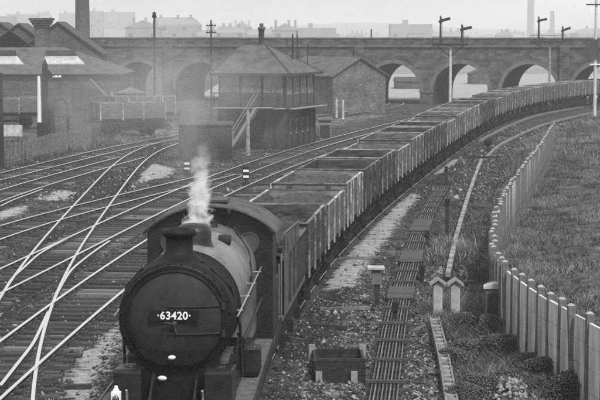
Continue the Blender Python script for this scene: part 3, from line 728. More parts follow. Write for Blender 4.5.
def head_lamp(x, y, z, label):
    R = thing('head_lamp', label, 'lamp', (x, y, z), group='lamps on the front of the locomotive')
    b = MB(); b.box(-.075, .075, -.07, .07, 0, .2); b.lathe([(.06, .2), (.045, .24), (.03, .25), (.03, .29), (0, .3)], 'z', (0, 0, 0), 12); b.build('lamp_body', M['white'], R, bevel=.01)
    b = MB(); b.lathe([(0, -.1), (.05, -.1), (.055, -.07)], 'y', (0, 0, .1), 16); b.build('lens', M['glass'], R)
    b = MB(); b.tube([(-.05, 0, .28), (-.05, 0, .36), (.05, 0, .36), (.05, 0, .28)], .007, 5); b.build('carrying_handle', M['iron'], R)
    b = MB(); b.box(-.02, .02, .02, .05, -.16, .0); b.build('lamp_bracket', M['iron'], R)
head_lamp(-2.86, 27.6, 1.46, 'white headlamp standing at the left end of the locomotive front')

def tender():
    D0 = 37.35; x0 = float(train_x(40.6)) - .2; rz = -math.atan(float(train_x(44) - train_x(38)) / 6) 
    x0 = float(train_x(D0))
    R = thing('tender', 'riveted coal tender coupled behind the locomotive cab', 'tender', (x0, D0, 0), rz)
    Lt = 6.5
    b = MB(); b.box(-1.2, 1.2, .3, Lt, 1.32, 2.45)
    for s in (-1, 1):
        for z in (1.42, 2.36):
            for k in range(40): b.box(s * 1.2 - .008, s * 1.2 + .008, .4 + k * .15, .425 + k * .15, z, z + .025)
    b.build('tank', M['loco'], R)
    b = MB()
    for s in (-1, 1):
        b.prism([(.3, 2.452), (4.6, 2.452), (4.4, 2.85), (.3, 3.0)], min(s * 1.2, s * 1.17), max(s * 1.2, s * 1.17), 'x')
        b.prism([(.3, 1.3), (.9, 1.3), (.9, 2.45), (.45, 3.0), (.3, 3.0)], s * 1.225 - .012, s * 1.225 + .012, 'x')
        b.tube([(s * 1.2, Lt, 2.46), (s * 1.2, 4.6, 2.46)], .03, 6)
        b.tube([(s * 1.2, 4.4, 2.86), (s * 1.2, .3, 3.02)], .025, 6)
        for y in (1.2, 2.3, 3.4): b.box(s * 1.215 - .015, s * 1.215 + .015, y, y + .06, 1.35, 2.86)
    b.box(-1.17, 1.17, 4.35, 4.4, 2.452, 2.85)
    b.build('coal_guard', mat('tender_side_paint', 0.05, 0.13, 4, .6, 0, .2, 20), R)
    n = 14; vs = []; fs = []
    for i in range(n + 1):
        for j in range(n + 1):
            x = -1.15 + 2.3 * i / n; y = .35 + 4.0 * j / n; z = 2.5 + .55 * math.sin(math.pi * i / n) * math.sin(math.pi * min(1, .15 + j / n * .9)) + random.uniform(-.06, .08); vs.append((x, y, z))
    for i in range(n):
        for j in range(n): a = i * (n + 1) + j; fs.append((a, a + n + 1, a + n + 2, a + 1))
    b = MB(); b.add(vs, fs)
    b.build('coal_load', M['coal'], R)
    b = MB(); b.box(-1.2, 1.2, .1, Lt + .05, 1.2, 1.3); b.build('tender_frame', M['plate'], R)
    b = MB()
    for s in (-1, 1): b.box(s * 1.0 - .03, s * 1.0 + .03, .3, Lt - .1, .55, 1.198)
    b.build('outside_frame', M['soot'], R)
    for k in range(3):
        for s in (-1, 1):
            b = MB(); b.lathe([(0, -.06), (.55, -.06), (.57, .05), (0, .06)], 'x', (s * .74, 1.2 + 2 * k, .57), 24); b.box(s * 1.1 - .07, s * 1.1 + .07, 1.1 + 2 * k, 1.3 + 2 * k, .45, .75); b.build('wheel', M['soot'], R)
    b = MB(); b.lathe([(.2, 2.452), (.2, 2.6), (.22, 2.62), (0, 2.63)], 'z', (0, 5.4, 0), 16); b.build('water_filler', M['loco'], R)
    b = MB()
    for s in (-1, 1): b.lathe([(.1, Lt), (.08, Lt + .2), (.18, Lt + .21), (.18, Lt + .25), (0, Lt + .25)], 'y', (s * .86, 0, 1.06), 16)
    b.build('buffers', M['iron'], R)
tender()

# ---------------------------------------------------------------- coal wagons
def make_wagon(style, load):
    R = thing('coal_wagon', '', 'wagon')
    Lw = 5.05; hw = 1.2; zf = 1.22; zt = zf + (1.24 if style != 2 else 1.12); y0 = -Lw / 2; y1 = Lw / 2
    wood = [M['wood_a'], M['wood_b'], M['wood_c'], M['wood_a']][style]
    npl = 5; ph = (zt - zf) / npl
    for s in (-1, 1):   # side: separate planks inside one mesh, small gaps between
        b = MB()
        for k in range(npl):
            jit = random.uniform(0, .006)
            b.box(min(s * hw, s * (hw - .065)) - (jit if s < 0 else 0), max(s * hw, s * (hw - .065)) + (jit if s > 0 else 0), y0, y1, zf + k * ph + .006, zf + (k + 1) * ph - .006)
        b.build('side_planks', wood, R)
    for s in (-1, 1):
        b = MB()
        for k in range(npl): b.box(-hw + .07, hw - .07, s * (y1 - .035) - .035, s * (y1 - .035) + .035, zf + k * ph + .006, zf + (k + 1) * ph - .006)
        b.build('end_planks', mat('end_boards_%d' % style, [.03, .07, .02, .04][style], [.11, .22, .07, .14][style], 5, .88, 0, .4, 25, stretch=(1, 6, 9)), R)
        for x in (-.62, 0.62) if style != 1 else (-.8, -.27, .27, .8):
            e = MB(); e.box(x - .06, x + .06, min(s * y1, s * (y1 + .09)), max(s * y1, s * (y1 + .09)), zf - .25, zt - .02); e.build('end_pillar', M['ribd'], R)
        e = MB(); e.box(-hw, hw, s * y1 - .045, s * y1 + .055, zt - .003, zt + .035); e.build('end_capping', mat('end_cap_%d' % style, [.06, .16, .03, .06][style], [.22, .42, .1, .24][style], 3, .85), R)
    b = MB()
    for s in (-1, 1):
        for y, wd in ((y0 + .06, .1), (-.78, .09), (.78, .09), (y1 - .06, .1)) if style != 3 else ((y0 + .05, .08), (y0 + 1.1, .06), (-.75, .08), (.75, .08), (y1 - 1.1, .06), (y1 - .05, .08)):
            b.box(min(s * (hw + .008), s * (hw + .05)), max(s * (hw + .008), s * (hw + .05)), y - wd / 2, y + wd / 2, zf - .12, zt + .01)
        b.box(min(s * (hw - .068), s * (hw + .012)), max(s * (hw - .068), s * (hw + .012)), y0, y1, zt - .002, zt + .022)
    b.build('side_ironwork', mat('side_iron_%d' % style, [.04, .08, .02, .1][style], [.28, .36, .09, .36][style], 2.6, .85, rlo=.42, rhi=.62), R)
    b = MB(); b.box(-hw + .067, hw - .067, y0 + .072, y1 - .072, zf, zf + .05); b.build('floor', M['inner'], R)
    # inner lining so the inside reads dark
    b = MB()
    if load is not None:
        n = 18; vs = []; fs = []; mats = M['coal'] if load > 0 else M['coal2']
        lv = zf + (zt - zf) * abs(load)
        for i in range(n + 1):
            for j in range(n + 1):
                x = -(hw - .067) + 2 * (hw - .067) * i / n; y = (y0 + .072) + (Lw - .144) * j / n
                z = lv + .26 * math.sin(math.pi * i / n) * (.4 + .6 * abs(math.sin(math.pi * j / n))) + .2 * noise.noise((x * 1.8, y * 1.8, style)) + random.uniform(-.05, .06)
                vs.append((x, y, z))
        for i in range(n):
            for j in range(n): a = i * (n + 1) + j; fs.append((a, a + n + 1, a + n + 2, a + 1))
        b.add(vs, fs); b.build('coal_load', mats, R)
    b = MB()
    for s in (-1, 1):
        b.box(s * .95 - .045, s * .95 + .045, y0, y1, zf - .3, zf - .002)
        for yy in (-1.37, 1.37):
            b.box(s * 1.0 - .03, s * 1.0 + .03, yy - .32, yy + .32, .62, .68); b.prism([(yy - .09, .4), (yy + .09, .4), (yy + .2, .92), (yy - .2, .92)], s * .99 - .015, s * .99 + .015, 'x')
            b.box(s * 1.05 - .1, s * 1.05 + .1, yy - .1, yy + .1, .38, .6)
        b.tube([(s * 1.07, -1.2, .55), (s * 1.07, .6, .75), (s * 1.1, 2.0, .78)], .022, 5)
        b.box(s * 1.02 - .05, s * 1.02 + .05, -.75, .75, .45, .55)
    b.box(-1.1, 1.1, y0 - .05, y0 + .08, zf - .3, zf - .003); b.box(-1.1, 1.1, y1 - .08, y1 + .05, zf - .3, zf - .003)
    b.build('underframe', M['soot'], R)
    for yy in (-1.37, 1.37):
        for s in (-1, 1):
            b = MB(); b.lathe([(0, -.05), (.14, -.06), (.16, -.02), (.38, -.02), (.40, -.06), (.47, -.065), (.49, .06), (.46, .065), (.40, .03), (0, .04)], 'x', (s * .74, yy, .48), 20); b.build('wheel', M['soot'], R)
    for sy in (-1, 1):
        for s in (-1, 1):
            b = MB(); Y = sy * (y1 + .05); b.tube([(s * .86, Y, 1.05), (s * .86, Y + sy * .22, 1.05), (s * .86, Y + sy * .25, 1.05), (s * .86, Y + sy * .40, 1.05)], [.12, .09, .05, .05], 10)
            b.tube([(s * .86, Y + sy * .40, 1.05), (s * .86, Y + sy * .44, 1.05)], .17, 14); b.build('buffer', M['iron'], R)
    return R
protos = [make_wagon(0, .62), make_wagon(1, -.55), make_wagon(2, .75), make_wagon(0, None), make_wagon(1, .3), make_wagon(3, -.8)]
for p in protos: snapshot(p)
# walk along the curve at one wagon's pitch
ORD = 'first second third fourth fifth sixth seventh eighth ninth tenth eleventh twelfth thirteenth fourteenth fifteenth sixteenth seventeenth eighteenth nineteenth twentieth twenty-first twenty-second twenty-third twenty-fourth twenty-fifth twenty-sixth twenty-seventh'.split()
desc = ['planked coal wagon heaped with dark coal', 'grey planked wagon with dusty slack inside', 'dark planked wagon loaded nearly to the brim', 'empty planked wagon showing its dark inside', 'grey planked wagon with a little coal in the bottom', 'planked wagon filled high with dusty slack']
seq = [0, 2, 5, 3, 4, 2, 3, 1, 4, 2, 3, 4, 5, 3, 4, 2, 1, 4, 3, 4, 1, 4, 1, 4, 1, 4, 1]
D = 44.9; i = 0; used = set()
while D < 186 and i < len(ORD):
    _, (dx, dy) = frame(train_x, D + 2.7)
    cxw, cyw = float(train_x(D + 2.6 * dy)), D + 2.6 * dy
    _, (dx, dy) = frame(train_x, cyw)
    k = seq[i]
    wgn = protos[k] if k not in used else copy_tree(protos[k]); used.add(k)
    for ch in (c_ for c_ in bpy.data.objects if c_.parent == wgn and c_.name.split('.')[0] in ('side_planks', 'end_planks', 'side_ironwork', 'coal_load')):
        kd = ch.name.split('.')[0]; v_ = (i * 5 + k) % 4; sl = ch.material_slots[0]; sl.link = 'OBJECT'
        sl.material = {'side_planks': lambda: mat('wagon_side_wood_%d' % v_, [.012, .035, .02, .05][v_], [.07, .13, .06, .17][v_], 1.7, .88, 0, .4, 25, stretch=(2, 1, 5), rlo=.3, rhi=.7),
                       'end_planks': lambda: mat('wagon_end_wood_%d' % v_, [.02, .06, .03, .09][v_], [.1, .2, .09, .24][v_], 1.7, .88, 0, .4, 25, stretch=(1, 2, 5)),
                       'side_ironwork': lambda: mat('wagon_side_iron_%d' % v_, [.07, .14, .04, .18][v_], [.36, .5, .22, .55][v_], 2.2, .85, rlo=.42, rhi=.62),
                       'coal_load': lambda: mat('wagon_coal_%d' % v_, [.005, .012, .007, .02][v_], [.035, .06, .04, .08][v_], 7, .6, 0, 1, 14)}[kd]()
    wgn.location = (cxw, cyw, 0); wgn.rotation_euler = (0, 0, -math.atan2(dx, dy))
    wgn['label'] = desc[k] + ', %s behind the tender' % ORD[i]; wgn['group'] = 'coal wagons of the train'; wgn['category'] = 'wagon'
    D += 6.03 * dy; i += 1

for n_, (px_, D_, rz_, k_) in enumerate(((128, 131, -1.15, 2), (8, 141, -1.35, 2), (140, 141, -1.1, 5))):
    wgn = copy_tree(protos[k_]); wgn.location = (AT(px_, D_), D_, -.1); wgn.rotation_euler = (0, 0, rz_); wgn['category'] = 'wagon'; wgn['group'] = 'wagons standing in the left yard'
    wgn['label'] = ['dark wagon standing in the yard beside the travelling crane', 'dark wagon standing before the workshop at the left edge', 'planked wagon farthest back in the yard beneath the lamp post'][n_]
# ---------------------------------------------------------------- signal box
def rot2(c, u, along, across):   # helper for oriented rectangles
    return (c[0] + u[0] * along - u[1] * across, c[1] + u[1] * along + u[0] * across)
def signal_box():
    # local: x along the long front (pointing left in the picture), y depth away
    c = (-.9, 116.5); rz = math.atan2(5.7, 1.9) - math.pi / 2    # local y runs to the far right corner
    R = thing('signal_box', 'two storey wooden signal box with hipped slate roof and outside stairs', 'signal box', (c[0], c[1], -.2), rz)
    W, Dp, z1, z2 = 4.7, 6.0, 2.55, 4.85
    b = MB(); b.box(-W, 0, 0, Dp, 0, z1)
    b.build('lower_wall', mat('sooty_boarding', 0.035, 0.09, 4, .85, 0, .4, 12, stretch=(6, 6, .5)), R)
    b = MB()
    for y in np.arange(0.04, Dp + .01, 1.18): b.box(.004, .06, y - .06, y + .06, 0, z1)
    for x in np.arange(-W + .04, .01, 1.3): b.box(x - .06, x + .06, -.06, -.004, 0, z1)
    b.build('wall_posts', M['timber_d'], R)
    b = MB(); b.box(-W - .12, .5, -.12, Dp + .12, z1 + .002, z1 + .14); b.build('floor_beam', M['timber_d'], R)
    b = MB(); b.box(-W + .05, -.05, .05, Dp - .05, z1 + .142, z1 + .95); b.build('upper_wall', mat('box_boarding', 0.04, 0.1, 4, .85, 0, .4, 12, stretch=(1, 1, 8)), R)
    b = MB(); b.box(-W + .25, -.25, .25, Dp - .25, z1 + .95, z2); b.build('cabin_interior', M['soffit'], R)
    # windows
    def win(x0, x1, y0, y1, ax):
        b = MB(); t = .045; za, zb = z1 + .953, z2 - .003
        if ax == 'x':
            m = (x0 + x1) / 2
            for xx in (x0, m - t / 2, x1 - t): b.box(xx, xx + t, y0, y0 + .05, za, zb)
            for zz in (za, (za + zb) / 2, zb - t): b.box(x0 + t, x1 - t, y0 + .004, y0 + .046, zz, zz + t)
        else:
            m = (y0 + y1) / 2
            for yy in (y0, m - t / 2, y1 - t): b.box(x0 - .05, x0, yy, yy + t, za, zb)
            for zz in (za, (za + zb) / 2, zb - t): b.box(x0 - .046, x0 - .004, y0 + t, y1 - t, zz, zz + t)
        f = b.build('window', M['rib'], R)
        b = MB()
        if ax == 'x': b.box(x0 + t, x1 - t, y0 + .02, y0 + .028, za + .01, zb - .01)
        else: b.box(x0 - .03, x0 - .022, y0 + t, y1 - t, za + .01, zb - .01)
        b.build('pane', mat('pale_glass', 0.06, 0.22, 1, .15, 0, spec=.9), f)
    for k in range(3): win(-W + .14 + k * 1.5, -W + .14 + k * 1.5 + 1.3, .05, 0, 'x')
    for k in range(4): win(-.05, 0, .12 + k * 1.46, .12 + k * 1.46 + 1.28, 'y')
    for k in range(4): b = MB(); x = -W + .02 + k * 1.5; b.box(x, x + .1, .02, .1, z1 + .145, z2); b.build('window_post', M['timber_d'], R)
    for k in range(5): b = MB(); y = .0 + k * 1.46; b.box(-.1, -.0, y + .001, y + .115, z1 + .145, z2); b.build('window_post', M['timber_d'], R)
    e = .42; rz_ = 6.75; xr0, xr1 = -W + .6, -2.5
    v = [(-W - e, -e, z2), (e, -e, z2), (e, Dp + e, z2), (-W - e, Dp + e, z2), (xr0, Dp / 2, rz_), (xr1, Dp / 2, rz_)]
    b = MB(); b.add(v, [(0, 1, 5, 4), (1, 2, 5), (2, 3, 4, 5), (3, 0, 4), (3, 2, 1, 0)])
    rf = b.build('roof', M['slate'], R)
    b = MB(); b.tube([v[4], v[5]], .09, 8)
    for k, m_ in ((0, 4), (1, 5), (2, 5), (3, 4)): b.tube([v[k], v[m_]], .06, 6)
    b.build('ridge_tiles', M['slate_d'], rf)
    b = MB(); b.box(-W - e - .03, e + .03, -e - .06, -e - .002, z2 - .14, z2 + .03); b.box(e + .002, e + .06, -e, Dp + e, z2 - .14, z2 + .03); b.build('gutter', M['ribd'], rf)
    b = MB(); b.lathe([(.2, rz_ - .6), (.2, rz_ + .9), (.26, rz_ + .95), (.26, rz_ + 1.1), (.14, rz_ + 1.12), (.14, rz_ + 1.35)], 'z', (-2.75, Dp / 2, 0), 10); b.build('chimney', M['brick'], rf)
    b = MB(); b.tube([(-.9, Dp / 2 + 1, z2 + .5), (-.9, Dp / 2 + 1, rz_ + .65)], .05, 6); b.build('stove_pipe', M['iron'], rf)
    b = MB(); b.tube([(-.2, Dp - .9, z2 + .5), (-.2, Dp - .9, rz_ + .0)], .03, 6); b.build('finial', M['iron'], rf)
    # gallery and stairs in front
    b = MB(); b.box(-W - .1, .1, -.75, -.122, z1 + .03, z1 + .1); b.box(.502, .9, -.75, Dp, z1 + .03, z1 + .09); b.build('gallery', M['timber'], R)
    b = MB()
    for x in np.arange(-W, .2, 1.1): b.box(x - .03, x + .03, -.74, -.69, z1 + .1, z1 + 1.0)
    b.box(-W - .1, .1, -.745, -.685, z1 + 1.0, z1 + 1.06); b.build('gallery_rail', M['iron'], R)
    st = MB(); x0, x1 = -1.6, -3.3
    for yy in (-.85, -1.5):
        st.prism([(x1 - .12, 0), (x1 + .1, 0), (x0 + .12, z1 + .1), (x0 - .1, z1 + .1)], yy - .03, yy + .03, 'y')
        st.prism([(x1 - .1, .95), (x1 - .03, .95), (x0 + .03, z1 + 1.05), (x0 - .04, z1 + 1.05)], yy - .03, yy + .03, 'y')
        st.box(x1 - .1, x1 - .02, yy - .04, yy + .04, 0, 1.1)
    for k in range(1, 12):
        t = k / 12; x = x1 + (x0 - x1) * t; st.box(x - .12, x + .12, -1.468, -.882, z1 * t, z1 * t + .04)
    st.box(x0 - .1, x0 + 1.0, -1.53, -.752, z1 + .102, z1 + .15)
    st.build('stairs', M['timber'], R)
    b = MB(); b.box(-2.4, -1.5, -.05, -.004, .02, 2.0); b.build('door', M['timber_d'], R)
    for y in (.75, 1.95, 3.15, 4.35):
        b = MB(); b.box(.008, .05, y - .03, y + .5, .9, 1.9); f = b.build('lower_window', M['rib'], R); b = MB(); b.box(.052, .06, y + .03, y + .44, .97, 1.83); b.build('pane', M['glass'], f)
signal_box()

# ---------------------------------------------------------------- generic buildings
def gabled(name, label, cat, c, rz, W, Dp, eave, ridge, wallm, roofm, ridge_axis='x', extra=None, over=.25, z0=-.25, hip=0):
    R = thing(name, label, cat, (c[0], c[1], z0), rz)
    b = MB()
    if ridge_axis == 'x':
        if hip: b.box(0, W, 0, Dp, 0, eave)
        else: b.prism([(0, 0), (Dp, 0), (Dp, eave), (Dp / 2, ridge - .02), (0, eave)], 0, W, 'x')
    else:
        b.prism([(0, 0), (W, 0), (W, eave), (W / 2, ridge - .02), (0, eave)], 0, Dp, 'y')
    b.build('wall', wallm, R)
    b = MB(); t = .12
    if ridge_axis == 'x':
        if hip:
            v = [(-over, -over, eave), (W + over, -over, eave), (W + over, Dp + over, eave), (-over, Dp + over, eave), (hip, Dp / 2, ridge), (W - hip, Dp / 2, ridge)]
            b.add(v, [(0, 1, 5, 4), (1, 2, 5), (2, 3, 4, 5), (3, 0, 4), (3, 2, 1, 0)])
        else:
            for sg in (0, 1):
                ya, yb = (-over, Dp / 2) if sg == 0 else (Dp + over, Dp / 2)
                b.prism([(ya, eave - over * (ridge - eave) / (Dp / 2)), (yb, ridge), (yb, ridge + t), (ya, eave + t - over * (ridge - eave) / (Dp / 2))][::(1 if sg == 0 else -1)], -over, W + over, 'x')
    else:
        for sg in (0, 1):
            xa, xb = (-over, W / 2) if sg == 0 else (W + over, W / 2)
            b.prism([(xa, eave - over * (ridge - eave) / (W / 2)), (xb, ridge), (xb, ridge + t), (xa, eave + t - over * (ridge - eave) / (W / 2))], -over, Dp + over, 'y')
    rf = b.build('roof', roofm, R)
    if extra: extra(R, rf)
    return R
def add_windows(R, xs_, z0, z1, wd, y=-.004, glass=None, fr=None):
    for x in xs_:
        b = MB(); t = .07
        b.box(x, x + t, y - .05, y, z0, z1); b.box(x + wd - t, x + wd, y - .05, y, z0, z1); b.box(x + t, x + wd - t, y - .05, y, z1 - t, z1); b.box(x + t, x + wd - t, y - .08, y, z0 - .1, z0)
        b.box(x + wd / 2 - .03, x + wd / 2 + .03, y - .04, y - .002, z0, z1 - t)
        f = b.build('window', fr or M['offwhite'], R)
        b = MB(); b.box(x + t, x + wd / 2 - .03, y - .02, y - .004, z0, z1 - t); b.box(x + wd / 2 + .03, x + wd - t, y - .02, y - .004, z0, z1 - t); b.build('pane', glass or M['glass'], f)

# left workshop: hipped roof, skylights
def ws_extra(R, rf):
    W, Dp, eave, ridge = 34, 12, 4.1, 6.3
    sl = (ridge - eave) / (Dp / 2 + .25)
    def on(x, y): return (x, y, eave + sl * (y + .25))
    for (a, b_) in ((20.5, 24.8), (27.2, 30.0)):
        m = MB(); q = [on(a, 1.9), on(b_ + .8, 1.9), on(b_, 3.6), on(a, 3.6)]
        m.add([(x, y, z + .09) for x, y, z in q] + [(x, y, z + .005) for x, y, z in q], [(0, 1, 2, 3), (0, 4, 5, 1), (1, 5, 6, 2), (2, 6, 7, 3), (3, 7, 4, 0)]); m.build('skylight', M['glass_l'], rf)
        m = MB(); m.box(a, b_ - .2, 3.75, 4.3, on(0, 3.75)[2], on(0, 4.3)[2] + .35); m.build('ridge_vent', M['slate_d'], rf)
    add_windows(R, [3, 6, 9, 12.4, 15, 24, 27.5, 30], 1.2, 2.9, 1.4, glass=M['glass'], fr=M['ribd'])
    m = MB(); m.box(19.5, 22.5, -.06, -.004, .02, 3.2); m.build('door', M['timber_d'], R)
    m = MB(); m.tube([(-.3, -.32, 4.05), (34.3, -.32, 4.05)], .08, 6); m.build('gutter', M['iron'], rf)
gabled('workshop', 'long low brick workshop with hipped slate roof and two bright skylights', 'workshop', (AT(118, 150) - 34, 152, 0), .0, 34, 12, 4.1, 6.3, M['brick'], M['slate'], 'x', ws_extra, hip=5.5)
# gabled shed crossing in front at far left
def shed_cols(n=1):
    pass
for (px, pk, wd, lab) in ((1, 23, 11, 'dark gabled shed roof rising at the left edge behind the workshop'), (20, 24, 6.5, 'small gabled shed roof between the left edge and the corbelled chimney'), (59, 22.5, 8.5, 'gabled shed roof just right of the corbelled chimney')):
    D = 182; zr = ZAT(pk, D) + .25; c = (AT(px, D) - wd / 2, D, 0)
    gabled('engine_shed', lab, 'shed', c, 0, wd, 6, zr - wd * .36, zr, M['brick'], M['slate_d'], 'y', over=.3)
def stack(px, D, r, ztop, label, corbel=False, name='factory_chimney'):
    R = thing(name, label, 'chimney', (AT(px, D), D, -.3))
    b = MB()
    if corbel:
        b.prism([(-r, -r), (r, -r), (r, r), (-r, r)], 0, ztop - .9); b.build('shaft', M['brick'], R)
        b = MB(); 
        for k in range(4): q = r + .1 + .13 * k; b.prism([(-q, -q), (q, -q), (q, q), (-q, q)], ztop - .9 + k * .225, ztop - .68 + k * .225)
        b.build('corbelled_top', M['brick'], R)
    else:
        b.lathe([(r * 1.25, 0), (r, ztop), (r * 1.12, ztop), (r * 1.12, ztop + .8), (r * .8, ztop + .8)], 'z', (0, 0, 0), 16); b.build('shaft', M['brick'], R)
    return R
stack(43, 176, .62, ZAT(18, 176) + .3, 'square brick chimney with corbelled top above the workshop roof', True, 'workshop_chimney')
stack(83.5, 330, 1.15, 24, 'tall dark factory chimney rising out of the top edge at left')
stack(529.5, 1850, 3.0, 110, 'faint tall factory chimney beyond the viaduct, right of centre')
stack(551, 1900, 2.3, 31, 'shorter faint chimney just right of the tall distant one')

# brick hut with gable beyond the signal box
def hut_extra(R, rf):
    add_windows(R, [1.3, 3.6], 1.0, 2.2, .9)
gabled('platelayers_hut', 'brick building with gable end and pale roof right of the signal box', 'building', (AT(334, 160), 166.5, 0), .62, 6.2, 8.5, 3.6, 5.2, M['brick_l'], M['slate'], 'y', None)
# lineside huts before the box
def hut(px, py, wd, h, label, m, rm, rz=.0):
    x, y = P(px, py, -.2)
    R = thing('lineside_hut', label, 'hut', (x, y, ground_z(x, y) - .05), rz)
    b = MB(); b.box(-wd / 2, wd / 2, 0, 1.6, 0, h); b.build('wall', m, R)
    b = MB(); b.prism([(-.12, h + .02), (1.72, h - .15 + .16), (1.72, h + .2), (-.12, h + .1)], -wd / 2 - .1, wd / 2 + .1, 'x'); b.build('roof', rm, R)
    b = MB(); b.box(-.35, .35, -.05, -.004, .05, h - .3); b.build('door', M['timber_d'], R)
hut(205, 160, 3.1, 2.1, 'dark timber lineside hut half lost in smoke left of the signal box', M['timber_d'], M['slate_d'])
hut(325, 138, .9, 1.3, 'tiny pale lineside hut right of the signal box', M['steamless'], M['slate'])

# ---------------------------------------------------------------- signals, poles
def bracket_signal(px, D, zp, dolls, plat, label, post_m):
    x = AT(px, D); R = thing('bracket_signal', label, 'signal', (x, D, -.25), -.15)
    b = MB(); b.tube([(0, 0, 0), (0, 0, zp + .25)], [.13, .1], 8); b.box(-.2, .2, -.2, .2, 0, .5); b.build('post', post_m, R)
    b = MB(); l, r = plat; b.box(l, r, -.35, .35, zp + .25, zp + .33); b.box(l, r, -.38, -.33, zp + .1, zp + .25); b.box(l, r, .33, .38, zp + .1, zp + .25)
    b.tube([(0, 0, zp - .8), (l + .3, 0, zp + .2)], .045, 5); b.tube([(0, 0, zp - .8), (r - .3, 0, zp + .2)], .045, 5)
    for xx in np.linspace(l, r, 4): b.tube([(xx, .34, zp + .33), (xx, .34, zp + .85)], .02, 4)
    b.tube([(l, .34, zp + .85), (r, .34, zp + .85)], .02, 4); b.build('platform', M['iron'], R)
    for (dx, h, ang) in dolls:
        b = MB(); b.tube([(dx, 0, zp + .33), (dx, 0, zp + h)], [.09, .07], 8); b.lathe([(.07, zp + h), (.1, zp + h + .05), (.04, zp + h + .15), (0, zp + h + .3)], 'z', (dx, 0, 0), 8); dl = b.build('doll', M['iron'], R)
        T = Matrix.Translation((dx, -.14, zp + h - .25)) @ Matrix.Rotation(-ang, 4, 'Y')
        b = MB(); b.box(0, .85, -.015, .015, -.12, .12, 0, T); b.lathe([(0, -.02), (.16, -.02), (.16, .02), (0, .02)], 'y', (dx, -.14, zp + h - .3), 12); b.build('signal_arm', M['soot'], dl)
        b = MB(); b.tube([(dx + .12, .1, zp + .33), (dx + .12, .1, zp + h)], .02, 4)
        for k in range(6): b.tube([(dx - .12, .12, zp + .45 + k * .25), (dx + .14, .12, zp + .45 + k * .25)], .012, 4)
        b.build('ladder', M['iron'], dl)
bracket_signal(450, 152, 6.35, [(-.85, 2.45, .25), (.95, 1.75, .2)], (-1.55, 1.45), 'bracket signal on a white post, two arms, left of the pair above the viaduct', M['offwhite'])
bracket_signal(549, 196.9 - 8.2 - 6, 6.45, [(-1.15, 2.6, .2), (1.25, 1.6, .35)], (-2.0, 1.65), 'bracket signal with two arms, right of the pair above the viaduct', M['rib'])
def pole(px, py, ptop, r, label, cross=(), m=None, name='telegraph_pole', D=None, lamp=False):
    if D is None: x, y = P(px, py, -.2)
    else: x, y = AT(px, D), D
    h = ZAT(ptop, y) + .25
    R = thing(name, label, 'pole', (x, y, -.25))
    b = MB(); b.tube([(0, 0, 0), (0, 0, h)], [r, r * .7], 8); b.build('pole', m or M['timber_d'], R)
    if lamp:
        b = MB(); b.lathe([(.05, h), (.22, h + .05), (.14, h + .35), (.2, h + .4), (0, h + .6)], 'z', (0, 0, 0), 8); b.build('lamp_head', M['iron'], R)
    for z, wd in cross:
        b = MB(); b.box(-wd / 2, wd / 2, -.14, -.08, h - z - .05, h - z + .05)
        for xx in np.linspace(-wd / 2 + .1, wd / 2 - .1, 4): b.tube([(xx, -.11, h - z + .05), (xx, -.11, h - z + .17)], .03, 5)
        b.build('crossarm', m or M['timber_d'], R)
pole(155, 118, 18, .13, 'dark lamp post in front of the viaduct, left of the signal box', lamp=True, name='lamp_post')
pole(211.5, 118, 20, .1, 'telegraph pole with crossarms rising behind the signal box roof', ((.5, .9), (1.1, .9)))
pole(287, 0, 39, .06, 'slim pole showing just above the signal box roof', D=170)
pole(297.5, 0, 35, .07, 'thin pole right of the signal box chimney', D=135)
pole(371, 0, 29, .12, 'short dark pole top above the viaduct parapet near centre', D=215)
pole(2, 168, 73, .14, 'dark iron column at the far left edge', m=M['iron'], name='iron_column')
pole(112, 125, 92, .16, 'stubby pale post in the yard by the workshop', m=M['rib'], name='yard_post')
pole(39.5, 133, 76, .17, 'white painted post beside the water column at left', m=M['white'], name='white_post')
pole(248, 155, 110, .14, 'pale timber post at the foot of the signal box stairs', m=M['rib'], name='stair_post')

def right_mast():
    D = 158; x = AT(594.5, D); R = thing('signal_mast', 'pale tall mast with crossarms and a dark framed board at the right edge', 'mast', (x, D, -.25))
    b = MB(); b.tube([(0, 0, 0), (0, 0, 13)], [.16, .1], 8); b.build('mast', M['offwhite'], R)
    for z, l, r in ((9.95, -.9, .4), (4.75, -.5, .5)):
        b = MB(); b.box(l, r, -.2, -.12, z, z + .12); b.build('crossarm', M['iron'] if z > 8 else M['white'], R)
    b = MB()
    for (a, c, e, f) in ((-.9, .25, 6.9, 7.0), (-.9, .25, 5.3, 5.4), (-.9, -.78, 5.4, 6.9), (.13, .25, 5.4, 6.9)): b.box(a, c, -.26, -.2, e, f)
    b.box(-.775, .125, -.24, -.21, 5.402, 6.898); b.build('board', M['ribd'], R)
right_mast()

